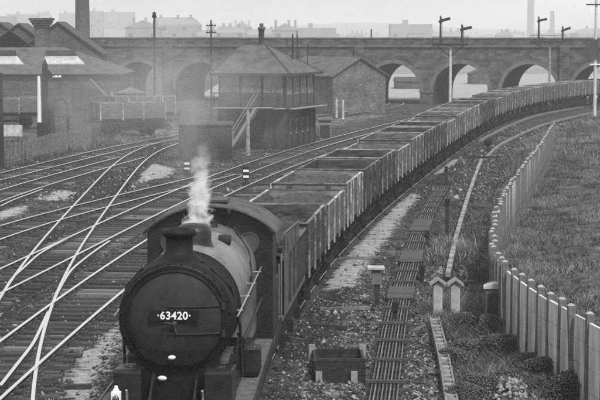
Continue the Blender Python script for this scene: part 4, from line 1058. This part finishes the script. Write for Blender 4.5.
# water column & dark signal at left
def water_column():
    x, y = P(52, 152, -.2); R = thing('water_column', 'dark water column with curved swinging jib at the left', 'water crane', (x, y, -.25))
    b = MB(); b.lathe([(.35, 0), (.35, .3), (.24, .4), (.2, 2.6), (.26, 2.7), (.26, 2.95), (.16, 3.1), (0, 3.2)], 'z', (0, 0, 0), 16); b.build('column', M['iron'], R)
    b = MB(); b.tube([(0, 0, 2.85), (.25, -.05, 3.35), (.7, -.1, 3.45), (1.0, -.12, 3.2), (1.05, -.12, 2.3)], .1, 8); b.build('jib', M['ribd'], R)
    b = MB(); b.tube([(1.05, -.12, 2.3), (1.06, -.12, 1.4)], [.12, .09], 8); b.build('leather_hose', M['soot'], R)
water_column()
def shunt_signal():
    x, y = P(46, 152, -.2); R = thing('semaphore_signal', 'black semaphore post with lowered arm and two white dots beside the workshop', 'signal', (x, y, -.25))
    h = ZAT(64, y) + .25
    b = MB(); b.box(-.16, .16, -.16, .16, 0, h); b.lathe([(.16, h), (.08, h + .2), (0, h + .4)], 'z', (0, 0, 0), 8); b.build('post', M['iron'], R)
    b = MB(); b.prism([(.05, h - .1), (.55, h - .7), (.05, h - .85)], -.24, -.2, 'y'); b.build('signal_arm', M['soot'], R)
    b = MB()
    for dx in (.72, .95): b.lathe([(0, -.26), (.08, -.26), (.09, -.2)], 'y', (dx, 0, h - .78), 10)
    b.box(.5, 1.05, -.2, -.16, h - .82, h - .74); b.build('lamp', M['white'], R)
    b = MB(); b.box(-.5, .3, -.4, .4, 0, 1.9); b.build('relay_cupboard', M['soot'], R)
shunt_signal()
def railings():
    pts = [P(2, 168, -.2), P(30, 162, -.2), P(62, 153, -.2), P(92, 147, -.2)]
    R = thing('iron_railings', 'row of upright iron railings beside the farthest track at left', 'railings', (pts[0][0], pts[0][1], -.2))
    b = MB(); o = pts[0]; n = 0
    for (a, c) in zip(pts[:-1], pts[1:]):
        L_ = math.hypot(c[0] - a[0], c[1] - a[1]); k = int(L_ / .22)
        for i in range(k):
            t = i / k; x = a[0] + (c[0] - a[0]) * t - o[0]; y = a[1] + (c[1] - a[1]) * t - o[1]; b.tube([(x, y, 0), (x, y, 1.35 + random.uniform(-.03, .03))], .02, 5)
        for z in (.25, 1.15): b.tube([(a[0] - o[0], a[1] - o[1], z), (c[0] - o[0], c[1] - o[1], z)], .022, 5)
    b.build('bars', mat('pale_iron', .1, .22, 3, .7), R)
railings()
def yard_crane():
    x, y = P(112, 124, -.2); R = thing('travelling_crane', 'small rail crane and truck standing in the yard before the workshop', 'crane', (x + .8, y, -.2), .3)
    b = MB(); b.box(-2.2, 2.2, -1, 1, .8, 1.1); b.build('truck', M['soot'], R)
    b = MB(); b.box(-.2, 1.9, -.8, .8, 1.102, 2.5); b.build('cab', M['ribd'], R)
    b = MB(); b.prism([(-.3, 2.55), (2.0, 2.55), (.9, 3.0)], -.9, .9, 'y'); b.build('roof', M['steamless'], R)
    b = MB()
    for s in (-.4, .4): b.tube([(-.2, s, 1.2), (-2.6, s * .4, 3.7)], .07, 6)
    b.build('jib', M['rib'], R)
    for xx in (-1.4, 1.4):
        b = MB(); b.lathe([(0, -.8), (.45, -.78), (.45, -.7), (0, -.7)], 'y', (xx, 0, .45), 16); b.build('wheel', M['soot'], R)
yard_crane()
# stock standing on the far left and the white-walled low wall
def low_wall(p0, p1, h, t, m, label, name='low_wall'):
    a = P(*p0, -.2); c = P(*p1, -.2); L_ = math.hypot(c[0] - a[0], c[1] - a[1])
    b = MB(); b.box(0, L_, 0, t, -.1, h); o = b.build(name, m, None, (a[0], a[1], -.2), math.atan2(c[1] - a[1], c[0] - a[0]), bevel=.02); tag(o, label, 'wall'); return o
low_wall((70, 131), (100, 131), .9, .3, M['offwhite'], 'short whitewashed wall in front of the workshop')
low_wall((0, 136), (22, 136), .8, .3, M['concrete'], 'low pale wall at the left edge in front of the workshop')

# small mineral wagons in the left yard and by the arches, seen end on
def stored_van(px, D, rz, label):
    x = AT(px, D); R = thing('goods_van', label, 'van', (x, D, -.15), rz)
    b = MB(); b.box(-1.15, 1.15, 0, 5.2, 1.15, 3.0); b.build('body', M['wood_c'], R)
    b = MB(); n = 10; pf = [(-1.25 + 2.5 * i / n, 3.0 + .38 * math.sin(math.pi * i / n)) for i in range(n + 1)]; b.prism(pf, -.1, 5.3, 'y'); b.build('roof', M['slate'], R)
    b = MB(); b.box(-1.0, 1.0, .05, 5.15, .8, 1.148); b.build('underframe', M['soot'], R)
    for yy in (1.1, 4.1):
        for s in (-1, 1):
            b = MB(); b.lathe([(0, -.05), (.47, -.05), (.47, .05), (0, .05)], 'x', (s * .74, yy, .5), 16); b.build('wheel', M['soot'], R)

# railwaymen and pale lineside things near the hut
def person(px, py, label, facing=0, coat=None, face=True):
    x, y = P(px, py, -.2); z = ground_z(x, y)
    R = thing('person', label, 'person', (x, y, z), facing)
    V = [(0, 0, .95), (0, 0, 1.2), (0, 0, 1.42), (0, .0, 1.55), (0, -.01, 1.66),
         (.1, 0, .9), (.12, -.03, .5), (.13, .02, .07), (.13, -.12, .04), (-.1, 0, .9), (-.12, .04, .5), (-.13, .08, .07), (-.13, -.06, .04),
         (.2, 0, 1.4), (.27, .02, 1.12), (.25, -.08, .88), (.25, -.1, .78), (-.2, 0, 1.4), (-.27, .02, 1.12), (-.25, -.1, .9), (-.25, -.13, .8)]
    E = [(0, 1), (1, 2), (2, 3), (3, 4), (0, 5), (5, 6), (6, 7), (7, 8), (0, 9), (9, 10), (10, 11), (11, 12), (2, 13), (13, 14), (14, 15), (15, 16), (2, 17), (17, 18), (18, 19), (19, 20)]
    Rr = [.15, .14, .16, .06, .1, .1, .07, .05, .045, .1, .07, .05, .045, .065, .05, .04, .035, .065, .05, .04, .035]
    me = bpy.data.meshes.new('body'); me.from_pydata(V, E, []); o = bpy.data.objects.new('body', me); COL.objects.link(o); o.parent = R
    me.materials.append(coat or M['soot'])
    sk = o.modifiers.new('skin', 'SKIN'); lay = me.skin_vertices[0] if me.skin_vertices else None
    if lay is None:
        import bmesh
        bm = bmesh.new(); bm.from_mesh(me); bm.verts.layers.skin.verify(); bm.to_mesh(me); bm.free(); lay = me.skin_vertices[0]
    for i_, r_ in enumerate(Rr): lay.data[i_].radius = (r_, r_ * .8)
    lay.data[0].use_root = True
    ss = o.modifiers.new('sub', 'SUBSURF'); ss.levels = ss.render_levels = 1
    b = MB(); b.lathe([(0, -.12), (.07, -.1), (.1, 0), (.085, .09), (0, .13)], 'z', (0, -.01, 1.68), 12); b.build('head', M['rib'], R)
    b = MB(); b.lathe([(.11, 1.72), (.12, 1.76), (.1, 1.82), (0, 1.84)], 'z', (0, 0, 0), 12); b.build('cap', M['soot'], R)

pole(336.5, 118, 99, .12, 'pale post, left of two standing in front of the gabled building', m=M['concrete'], name='marker_post')
pole(343, 119, 100, .12, 'pale post, right of two standing in front of the gabled building', m=M['concrete'], name='marker_post')
def ground_disc(px, py, label, h=.55, two=False, pale_=False):
    x, y = P(px, py, -.2); R = thing('ground_signal', label, 'signal', (x, y, ground_z(x, y)))
    b = MB(); b.box(-.18, .18, -.15, .15, 0, .25); b.tube([(0, 0, .2), (0, 0, h + .2)], .05, 8); b.build('pedestal', M['iron'], R)
    b = MB(); b.lathe([(0, -.1), (.26, -.1), (.26, -.07), (0, -.07)], 'y', (0, 0, h + .15), 20)
    if two: b = MB(); b.box(-.17, .17, -.1, -.06, h - .15, h + .45)
    f = b.build('disc' if not two else 'face', M['soot'], R)
    if two:
        for z in (h - .08, h + .2):
            b = MB(); b.box(-.13, .14, -.125, -.101, z, z + .12); b.build('white_bar', M['white'], f)
ground_disc(246, 187, 'little dark ground signal with two white bars behind the cab', .55, True)
ground_disc(488, 152, 'black round ground disc beside the curving trunking', .5)
ground_disc(187, 173, 'small pale topped ground signal in the smoke left of the steam', .3, True)

# ---------------------------------------------------------------- right side: fence
def fence():
    Dn = 30.0; posts = []
    D = Dn
    while D < 112:
        x, (dx, dy) = frame(lambda d: fence_x(d)[0] if np.ndim(fence_x(d)) else fence_x(d), D); posts.append((x, D, dx, dy)); D += 1.0 * dy
    R = thing('concrete_fence', 'tall concrete post and panel fence curving along the right of the railway', 'fence', (posts[0][0], posts[0][1], 0))
    o = posts[0]
    gaps = {73, 74}
    for i, (x, y, dx, dy) in enumerate(posts):
        z = ground_z(x - .3, y); rz = -math.atan2(dx, dy); T = Matrix.Rotation(rz, 4, 'Z')
        tl = random.uniform(-.03, .03); z += random.uniform(-.02, .02)
        b = MB(); b.box(-.075, .075, -.06, .06, -.3, 1.93); b.prism([(-.075, 1.93), (.075, 1.93), (.03, 1.965), (-.03, 1.965)], -.06, .06, 'y', 1); q = b.build('post', [M['concrete_d'], M['concrete']], R, (x - o[0], y - o[1], z)); q.rotation_euler = (tl, tl, rz)  # darker post bodies paint in the shaded gaps beside the panels
        if i < len(posts) - 1 and i not in gaps:
            x2, y2 = posts[i + 1][0], posts[i + 1][1]; L_ = math.hypot(x2 - x, y2 - y); b = MB(); zz = -.05; hs = [.45, .46, .47, .46]
            for h in hs: b.box(-.028 + random.uniform(-.004, .004), .028, .09, L_ - .09, zz, zz + h - .012); zz += h
            q = b.build('panel', [mat('fence_panel_concrete_%d' % (i % 3), [.32, .4, .26][i % 3], [.68, .74, .62][i % 3], 2.6, .92, 0, .5, 20, stretch=(1.6, 1.6, .35))], R, (x - o[0], y - o[1], z)); q.rotation_euler = (0, 0, -math.atan2(x2 - x, y2 - y))
fence()

def cabinet():
    x, y = P(494, 333, -.2); R = thing('lineside_cabinet', 'dark upright lineside cabinet with pale domed cap against the fence', 'cabinet', (x, y, ground_z(x, y) - .03), -.1)
    b = MB(); b.box(-.22, .22, -.2, .2, 0, 1.16); b.build('body', M['concrete_d'], R, bevel=.015)
    b = MB(); n = 10; pf = [(-.27, 1.162)] + [(-.27 + .54 * i / n, 1.2 + .09 * math.sin(math.pi * i / n)) for i in range(n + 1)] + [(.27, 1.162)]; b.prism(pf, -.25, .25, 'y'); b.build('cap', M['concrete'], R)
    b = MB(); b.box(-.17, .17, -.215, -.203, .1, 1.05); dr = b.build('door', M['ribd'], R)
    b = MB(); b.box(.1, .13, -.24, -.216, .55, .65); b.build('handle', M['iron'], dr)
cabinet()
def hooded_post(px, py, label):
    x, y = P(px, py, -.2); R = thing('hooded_post', label, 'post', (x, y, ground_z(x, y) - .03), random.uniform(-.08, .08), 'twin hooded lineside posts')
    b = MB(); b.box(-.12, .12, -.12, .12, 0, .86); b.build('body', M['concrete'], R, bevel=.01)
    b = MB(); b.prism([(-.21, .86), (-.16, .84), (0, .97), (.16, .84), (.21, .86), (0, 1.04)], -.2, .2, 'y') if False else None
    b.prism([(-.22, .84), (0, 1.0), (0, 1.06), (-.22, .9)], -.2, .2, 'y'); b.prism([(0, 1.0), (.22, .84), (.22, .9), (0, 1.06)], -.2, .2, 'y'); b.prism([(-.119, .862), (.119, .862), (0, .985)], -.12, .12, 'y'); b.build('gabled_hood', M['timber'], R)
    
hooded_post(437.5, 316, 'left of two short pale posts with little gabled hoods')
hooded_post(455, 315, 'right of two short pale posts with little gabled hoods')
def box_on_post():
    x, y = P(377, 306, -.2); R = thing('lineside_box', 'flat capped box on a dark post beside the point rodding', 'box', (x, y, ground_z(x, y)))
    b = MB(); b.box(-.07, .07, -.07, .07, 0, .85); b.build('post', M['timber_d'], R)
    b = MB(); b.box(-.16, .12, -.12, .12, .62, 1.02); b.build('box', M['concrete_d'], R)
    b = MB(); b.box(-.27, .2, -.2, .2, 1.022, 1.1); b.build('cap', M['concrete'], R, bevel=.01)
box_on_post()
def iron_post(px, py, h, label):
    x, y = P(px, py, -.2); R = thing('wire_post', label, 'post', (x, y, ground_z(x, y)), 0, 'signal wire posts beside the rodding')
    b = MB(); b.box(-.06, .06, -.05, .05, 0, h); b.build('post', M['iron'], R)
    b = MB(); b.box(-.08, .08, -.08, .08, h - .22, h + .02); b.build('pulley_box', M['soot'], R)
iron_post(447, 236, 1.35, 'taller dark wire post beside the middle of the rodding run')
iron_post(446, 188, 1.0, 'dark wire post beside the farther end of the rodding run')
iron_post(427, 246, .55, 'short dark wire post left of the rodding run')
iron_post(422, 282, .5, 'stubby dark wire post right beside the nearer rodding')
iron_post(395, 325, .6, 'dark stake standing in the rodding run near the flat capped box')

# point rodding run: rods on stools with boarded stretch further on
def line_fn(pxs, z=-.15):
    pts = [P(a, b, z) for a, b in pxs]; pts = [(d, x) for x, d in pts]; return lambda D: interp(pts, D)[0] if np.ndim(D) == 0 else interp(pts, D)
rod_fn = line_fn([(383, 404), (391, 350), (398, 310), (409, 270), (418, 238), (431, 208), (447, 182)])
def rodding():
    d0, d1 = 34, 88; R = thing('point_rodding', 'run of parallel point rods on cross bearers beside the pale path', 'point rodding', (0, 34, 0))
    for k in range(8):
        off = (k - 3.5) * .078; b = MB(); pts = []
        for D in np.arange(d0, d1, 2.0):
            x, (dx, dy) = frame(rod_fn, D); pts.append((x + dy * off, D - dx * off - 34, -.06 + random.uniform(-.004, .004)))
        b.tube(pts, .019, 6); b.build('rod', mat('rod_iron_%d' % (k % 4), [.07, .14, .05, .1][k % 4], [.16, .3, .12, .22][k % 4], 4, .55, .2), R)
    D = d0 + .4; n = 0
    while D < d1:
        x, (dx, dy) = frame(rod_fn, D); T = Matrix.Translation((x, D - 34, 0)) @ Matrix.Rotation(-math.atan2(dx, dy), 4, 'Z')
        b = MB(); b.box(-.42, .42, -.09, .09, -.25, -.13, 0, T); b.box(-.36, .36, -.03, .03, -.128, -.088, 1, T)
        for k in range(9): o_ = (k - 4) * .078; b.box(o_ - .008, o_ + .008, -.03, .03, -.088, -.02, 1, T)
        if n % 3 == 0: b.box(-.4, .4, -.06, .06, -.018, .03, 0, T)
        b.build('bearer', [M['sleeper'], M['iron']], R); D += .85 * dy; n += 1
    # boarded cover stretches
    for a, c in ((49, 51), (57, 60), (66, 70)):
        b = MB(); D = a
        while D < c:
            x, (dx, dy) = frame(rod_fn, D); T = Matrix.Translation((x, D - 34, random.uniform(-.004, .004))) @ Matrix.Rotation(-math.atan2(dx, dy) + random.uniform(-.02, .02), 4, 'Z')
            b.box(-.36, .36, -.11, .11, -.025, .01, 0, T); D += .24 * dy
        b.build('cover_boards', mat('cover_board_timber', 0.05, 0.13, 8, .9, 0, .4, 30, stretch=(1, 6, 1)), R)
rodding()
trunk_fn = line_fn([(451, 404), (443, 360), (434, 322)])
def trunking():
    R = thing('slotted_trunking', 'ladder like slotted cable trunking running to the bottom edge', 'cable trunking', (0, 33, 0))
    b = MB(); s_ = MB(); D = 33.0
    while D < 45.3:
        x, (dx, dy) = frame(trunk_fn, D); T = Matrix.Translation((x, D - 33, 0)) @ Matrix.Rotation(-math.atan2(dx, dy), 4, 'Z')
        for o_ in (-.13, .09): b.box(o_, o_ + .04, -.001, .5, -.22, .02, 0, T)
        s_ = MB(); s_.box(-.088, .088, .05, .3, -.06, .0, 0, T); s_.build('slat', mat('trunking_slat', .12, .36, 3, .9, 0, .3, 20), R); D += .5 * dy
    b.build('side_boards', mat('trunking_timber', .1, .3, 6, .9, 0, .3, 20), R)
trunking()
pipe_fn = line_fn([(448, 276), (456, 240), (466, 205), (476, 175), (482, 160)], -.05)
def long_pipe(fn, d0, d1, label, r=.085, z=-.06, m=M['steamless'], step=2.0, name='cable_trough'):
    R = thing(name, label, 'cable trough', (0, d0, 0)); b = MB(); s_ = MB(); D = d0
    while D < d1:
        x, (dx, dy) = frame(fn, D); T = Matrix.Translation((x, D - d0, random.uniform(-.012, .012))) @ Matrix.Rotation(-math.atan2(dx, dy) + random.uniform(-.006, .006), 4, 'Z')
        b.box(-r, r, 0, step * .985, z, z + .14, 0, T); s_ = MB(); s_.box(-r * 1.1, r * 1.1, step * .45, step * .55, -.35, z - .002, 0, T); s_.build('bearer', M['timber_d'], R); D += step * dy
    b.build('trough', m or M['concrete'], R)
long_pipe(pipe_fn, 53.5, 103, 'long straight pale cable trough from the hooded posts towards the curve', .075, m=mat('trough_concrete', .14, .38, 1.5, .9, 0, .3, 20))
edge1 = line_fn([(485, 160), (500, 146), (515, 138), (530, 131), (545, 125), (570, 118.5), (600, 112.5), (640, 108)], -.1)
edge2 = line_fn([(484, 139), (510, 126), (540, 115), (570, 109), (600, 104.5)], -.1)
long_pipe(edge1, 104.5, 172, 'pale trough curving away along the field edge to the right', .09, -.12)
long_pipe(edge2, 123, 180, 'pale edging beside the train curving to the right edge', .11, -.14, name='path_edging')
def t_piece():
    x, y = P(485, 161, -.1); R = thing('wheel_stop', 'dark crossbar on short legs where the straight trough ends', 'bar', (x, y, ground_z(x, y)), .1)
    b = MB(); b.box(-.9, .9, -.06, .06, .28, .4); b.build('crossbar', M['iron'], R)
    for s in (-.7, .7):
        b = MB(); b.box(s - .07, s + .07, -.05, .05, 0, .279); b.build('leg', M['iron'], R)
t_piece()
# open timber bin near the bottom
def bin_():
    x, y = P(340, 383, -.2); R = thing('timber_bin', 'open dark sleeper built bin with pale legs near the bottom edge', 'bin', (x, y, ground_z(x, y) - .02), .02)
    w2, d2 = .55, .8; h = .5
    b = MB()
    for k in range(3): z = .05 + k * .155; b.box(-w2, w2, 0, .06, z, z + .14)
    b.build('front_boards', M['iron'], R)
    b = MB()
    for k in range(3): z = .05 + k * .155; b.box(-w2, w2, 2 * d2 - .06, 2 * d2, z, z + .14)
    for s in (-1, 1):
        for k in range(3): z = .05 + k * .155; b.box(min(s * w2, s * (w2 - .06)), max(s * w2, s * (w2 - .06)), .062, 2 * d2 - .062, z, z + .14)
    b.build('side_boards', M['iron'], R)
    b = MB(); b.box(-w2 + .07, w2 - .07, .07, 2 * d2 - .07, .03, .08); b.build('bottom', M['soot'], R)
    for sx, yy in ((-.45, -.08), (.3, -.08), (.56, 1.45), (-.56, 1.45)):
        b = MB(); b.box(sx - .07, sx + .07, yy, yy + .075, 0, .3 if yy < 0 else .62); b.build('leg', M['timber'], R)
    b = MB(); b.box(-w2 - .05, w2 + .05, .0, .1, .512, .56); b.build('lip', M['timber_d'], R)
bin_()
# odd timbers lying about
for k, (px, py, a, l) in enumerate(((352, 262, .1, 1.8), (322, 268, .05, 2.0), (345, 312, .2, 1.4), (330, 330, -.4, .9), (420, 330, 1.2, .8), (75, 388, .3, .7))):
    x, y = P(px, py, -.2); b = MB(); b.box(-l / 2, l / 2, -.07, .07, 0, .1)
    o = b.build('loose_timber', M['timber_d'] if k % 2 else M['concrete_d'], None, (x, y, ground_z(x, y) - .01), a, bevel=.01)
    tag(o, ['old baulk lying on the cinders beside the middle of the pale path', 'dark baulk lying between the tender and the pale path', 'greyish offcut lying left of the flat capped box', 'short dark timber lying askew in front of the open bin', 'short greyish timber between the rodding and the slotted trunking', 'dark timber lying on pale ballast at bottom left'][k], 'timber', 'loose timbers on the cinders')

b = MB(); b.box(-12, 75, 207, 330, -.3, -.08); rd = b.build('arch_haze_sheet', mat('arch_haze_tone', .26, .36, .6, .9)); rd['kind'] = 'structure'  # added sheet; its pale colour stands for the bright haze through the arches
gabled('distant_shed', 'small dark shed seen through the middle lit arch', 'shed', (AT(471, 262), 262, 0), 0, 5, 6, 1.6, 2.6, M['brick'], M['slate_d'], 'y', over=.1)
gabled('distant_shed', 'low dark shed seen at the foot of the left lit arch', 'shed', (AT(396, 240), 240, 0), 0, 5.5, 6, 1.1, 1.6, M['brick'], M['slate_d'], 'x', over=.1)
def heap(px, py, r_, h_, label):
    x, y = P(px, py, -.2); n = 700; t = rng.uniform(0, 6.28, n); q = rng.uniform(0, 1, n) ** .5
    b = MB(); N = 24; vs = [(0, 0, h_)]
    for k in range(1, 7):
        for j in range(N): a = 2 * math.pi * j / N; rr = r_ * k / 6 * random.uniform(.93, 1.07); vs.append((rr * math.cos(a) * 1.5, rr * math.sin(a), h_ * (1 - k / 6) ** .8 + random.uniform(-.04, .06)))
    fs = [(0, 1 + j, 1 + (j + 1) % N) for j in range(N)] + [(1 + k * N + j, 1 + (k + 1) * N + j, 1 + (k + 1) * N + (j + 1) % N, 1 + k * N + (j + 1) % N) for k in range(5) for j in range(N)]
    b.add(vs, fs); o = b.build('coal_heap', M['coal'], None, (x, y, -.25)); tag(o, label, 'coal heap')
heap(82, 132, 2.0, 1.5, 'dark coal heap in front of the workshop, left of the travelling crane')
heap(140, 128, 1.8, 1.3, 'dark coal heap under the lamp post')
# ---------------------------------------------------------------- distant town
random.seed(11)
def far_block(px0, px1, pyt, D, kind, label):
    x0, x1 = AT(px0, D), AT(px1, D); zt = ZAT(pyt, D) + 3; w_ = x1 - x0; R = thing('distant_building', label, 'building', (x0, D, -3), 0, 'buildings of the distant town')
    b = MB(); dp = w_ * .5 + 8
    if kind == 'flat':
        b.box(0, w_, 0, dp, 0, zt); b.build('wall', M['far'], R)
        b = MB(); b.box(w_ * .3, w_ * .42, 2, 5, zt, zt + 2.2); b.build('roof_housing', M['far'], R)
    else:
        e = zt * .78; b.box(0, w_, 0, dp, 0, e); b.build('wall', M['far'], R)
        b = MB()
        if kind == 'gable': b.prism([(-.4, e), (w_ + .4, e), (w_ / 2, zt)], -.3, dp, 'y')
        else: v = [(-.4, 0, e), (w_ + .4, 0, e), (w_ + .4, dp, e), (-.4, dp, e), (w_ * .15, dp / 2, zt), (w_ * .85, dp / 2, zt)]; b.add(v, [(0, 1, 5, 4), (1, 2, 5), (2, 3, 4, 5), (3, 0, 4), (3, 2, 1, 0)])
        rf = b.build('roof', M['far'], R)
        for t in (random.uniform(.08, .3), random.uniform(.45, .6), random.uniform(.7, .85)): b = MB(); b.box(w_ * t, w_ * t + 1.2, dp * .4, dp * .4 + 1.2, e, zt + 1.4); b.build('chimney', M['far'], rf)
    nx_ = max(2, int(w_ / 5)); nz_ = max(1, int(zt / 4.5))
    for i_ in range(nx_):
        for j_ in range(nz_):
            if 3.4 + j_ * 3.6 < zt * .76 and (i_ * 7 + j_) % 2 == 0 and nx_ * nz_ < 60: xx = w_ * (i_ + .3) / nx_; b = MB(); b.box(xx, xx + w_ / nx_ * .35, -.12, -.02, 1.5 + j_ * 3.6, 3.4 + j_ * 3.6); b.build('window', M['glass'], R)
blocks = [(-20, 14, 16, 900, 'flat', 'faint flat block on the skyline at the left edge'), (8, 38, 14, 1100, 'flat', 'faint tall mill above the left shed gables'), (60, 76, 13, 1200, 'flat', 'pale tower block left of the dark factory chimney'), (90, 103, 11, 1000, 'flat', 'narrow faint block right of the dark factory chimney'),
          (102, 134, 12, 1400, 'flat', 'very faint wide mill block above the left of the viaduct'), (126, 160, 20, 620, 'gable', 'gabled warehouse left of the lamp post on the skyline'), (150, 200, 17, 700, 'hip', 'broad warehouse roof right of the lamp post on the skyline'),
          (196, 216, 30, 560, 'hip', 'low house roof left of the telegraph pole'), (214, 246, 26, 600, 'hip', 'house roofs right of the telegraph pole'), (246, 276, 29, 640, 'hip', 'low roof behind the signal box chimney'), (272, 298, 23, 560, 'gable', 'gabled house right of the signal box chimney on the skyline'),
          (296, 336, 28, 560, 'flat', 'long low block at the centre of the skyline'), (335, 392, 34, 900, 'hip', 'low dim roofs right of the centre of the skyline'), (390, 432, 24, 640, 'flat', 'grey block just left of the left bracket signal'), (428, 470, 31, 700, 'hip', 'hipped roof between the arms of the left bracket signal'),
          (470, 526, 34, 900, 'hip', 'dim low roofs between the two bracket signals'), (534, 580, 33, 800, 'flat', 'dim flat block behind the right bracket signal'), (576, 640, 28, 700, 'hip', 'grey roof at the right edge of the skyline'),
          (340, 372, 58, 330, 'hip', 'works building just beyond the viaduct, centre'), (488, 506, 55, 320, 'flat', 'low building seen beyond the viaduct, right'),
          (318, 340, 30, 760, 'gable', 'small gable on the skyline just right of the centre block'), (346, 364, 32, 820, 'gable', 'tiny gable on the skyline left of the short dark pole'), (408, 424, 27, 600, 'gable', 'gable in front of the grey block near the left bracket signal'),
          (232, 252, 22, 900, 'gable', 'faint steep gable between the telegraph pole and the signal box chimney'), (166, 182, 23, 800, 'gable', 'faint gable above the broad warehouse roof'), (496, 512, 31, 760, 'gable', 'small gable between the two bracket signals'), (36, 52, 12, 1250, 'hip', 'faint roof above the corbelled chimney'), (510, 524, 32, 1000, 'flat', 'tiny pale block left of the tall distant chimney')]
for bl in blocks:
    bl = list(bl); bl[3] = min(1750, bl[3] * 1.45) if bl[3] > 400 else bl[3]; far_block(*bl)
# low hill line under the town
b = MB(); vs = []; xs_h = np.linspace(-900, 900, 60)
for y_, zz in ((1300, -2), (1700, 6), (2150, 12)):
    for x_ in xs_h: vs.append((x_, y_, zz + (0 if zz < 0 else 6 * math.sin(x_ * .006 + y_) + 3 * math.sin(x_ * .02))))
fs = [(r * 60 + i, r * 60 + i + 1, (r + 1) * 60 + i + 1, (r + 1) * 60 + i) for r in range(2) for i in range(59)]
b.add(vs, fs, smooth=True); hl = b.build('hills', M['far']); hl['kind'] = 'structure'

# ---------------------------------------------------------------- steam and smoke
def vol_mat(name, dens_fn, color=.95, aniso=0.2):
    m = bpy.data.materials.new(name); m.use_nodes = True; n = m.node_tree; n.nodes.clear(); color = .995 if name == 'steam' else color
    o = n.nodes.new('ShaderNodeOutputMaterial'); v = n.nodes.new('ShaderNodeVolumePrincipled'); v.inputs['Color'].default_value = (color, color, color, 1)
    v.inputs['Anisotropy'].default_value = aniso; n.links.new(v.outputs[0], o.inputs['Volume'])
    s = dens_fn(n); n.links.new(s, v.inputs['Density']) if s is not None else None
    return m
def plume(scale, lo, hi, amt, top_fade, zs=(1, 1, 1)):
    def fn(n):
        tc = n.nodes.new('ShaderNodeTexCoord'); no = n.nodes.new('ShaderNodeTexNoise'); no.inputs['Scale'].default_value = scale; no.inputs['Detail'].default_value = 3; no.inputs['Distortion'].default_value = .3
        mp_ = n.nodes.new('ShaderNodeMapping'); mp_.inputs['Scale'].default_value = zs; n.links.new(tc.outputs['Object'], mp_.inputs[0]); n.links.new(mp_.outputs[0], no.inputs['Vector'])
        # unit shape: radial distance from the local z axis, object space radius 1
        sp = n.nodes.new('ShaderNodeSeparateXYZ'); n.links.new(tc.outputs['Generated'], sp.inputs[0])
        def mth(op, a, b_=None):
            x = n.nodes.new('ShaderNodeMath'); x.operation = op
            for i_, q in enumerate((a, b_)):
                if q is None: continue
                if isinstance(q, (int, float)): x.inputs[i_].default_value = q
                else: n.links.new(q, x.inputs[i_])
            return x.outputs[0]
        gx = mth('MULTIPLY', mth('SUBTRACT', sp.outputs[0], .5), 2.0); gy = mth('MULTIPLY', mth('SUBTRACT', sp.outputs[1], .5), 2.0)
        rr = mth('SQRT', mth('ADD', mth('MULTIPLY', gx, gx), mth('MULTIPLY', gy, gy)))
        if top_fade is None:
            gz = mth('MULTIPLY', mth('SUBTRACT', sp.outputs[2], .5), 2.0); rr = mth('SQRT', mth('ADD', mth('MULTIPLY', rr, rr), mth('MULTIPLY', gz, gz))); core = mth('SUBTRACT', 1.0, rr); vf = 1.0
        else:
            # plume widens with height
            wd = mth('SUBTRACT', .92, mth('MULTIPLY', sp.outputs[2], .42)); core = mth('SUBTRACT', 1.0, mth('DIVIDE', rr, wd)); vf = mth('POWER', mth('SUBTRACT', 1.0, sp.outputs[2]), top_fade)
        s = mth('ADD', core, mth('MULTIPLY', mth('SUBTRACT', no.outputs[0], .55), 2.4))
        mr = n.nodes.new('ShaderNodeMapRange'); mr.interpolation_type = 'SMOOTHSTEP'; mr.inputs['From Min'].default_value = lo; mr.inputs['From Max'].default_value = hi; mr.inputs['To Max'].default_value = amt
        n.links.new(s, mr.inputs['Value'])
        return mth('MULTIPLY', mr.outputs[0], vf) if vf != 1.0 else mr.outputs[0]
    return fn
def ell(name, c, r, m, label, lean=(0, 0)):
    b = MB(); prof = [(0.001, -1)] + [(math.cos(t), math.sin(t)) for t in np.linspace(-1.4, 1.4, 12)] + [(0.001, 1)]
    if name == 'steam_plume': prof = [(.0, -1), (1, -.98), (1, 0), (1, .6), (1, .97), (0, 1)]
    b.lathe(prof, 'z', (0, 0, 0), 20); o = b.build(name, m, None, c); o.scale = r; o.rotation_euler = (lean[0], lean[1], 0); tag(o, label, 'smoke', kind='stuff'); return o
ell('steam_plume', (-1.88, 33.95, 4.34), (.36, .3, .86), vol_mat('steam', plume(4.6, .08, .75, 42, 1.5, (.34, .3, .86))), 'bright white plume of steam rising from the safety valves', (0, .02))
ell('smoke_wisp', (-2.35, 38, 5.3), (.85, 1.2, 2.2), vol_mat('thin_smoke', plume(1.8, .0, 1.0, .3, None, (.85, 1.2, 2.2)), .9), 'thin wisp of smoke rising above the steam plume', (0, -.12))
ell('smoke_drift', (-7.5, 88, 4.2), (9, 15, 3.6), vol_mat('smoke', plume(.35, -.05, .9, .035, None, (9, 15, 3.6)), .85), 'thin grey smoke drifting between the locomotive and the signal box')

# haze
b = MB(); b.box(-1500, 1500, -120, 2200, -4.5, 62)
hz = b.build('haze', vol_mat('haze', lambda n: None, .99, .0)); hz['kind'] = 'stuff'; hz['label'] = 'pale smoky haze hanging over the whole yard and town'
hz.active_material.node_tree.nodes['Principled Volume'].inputs['Density'].default_value = .00062
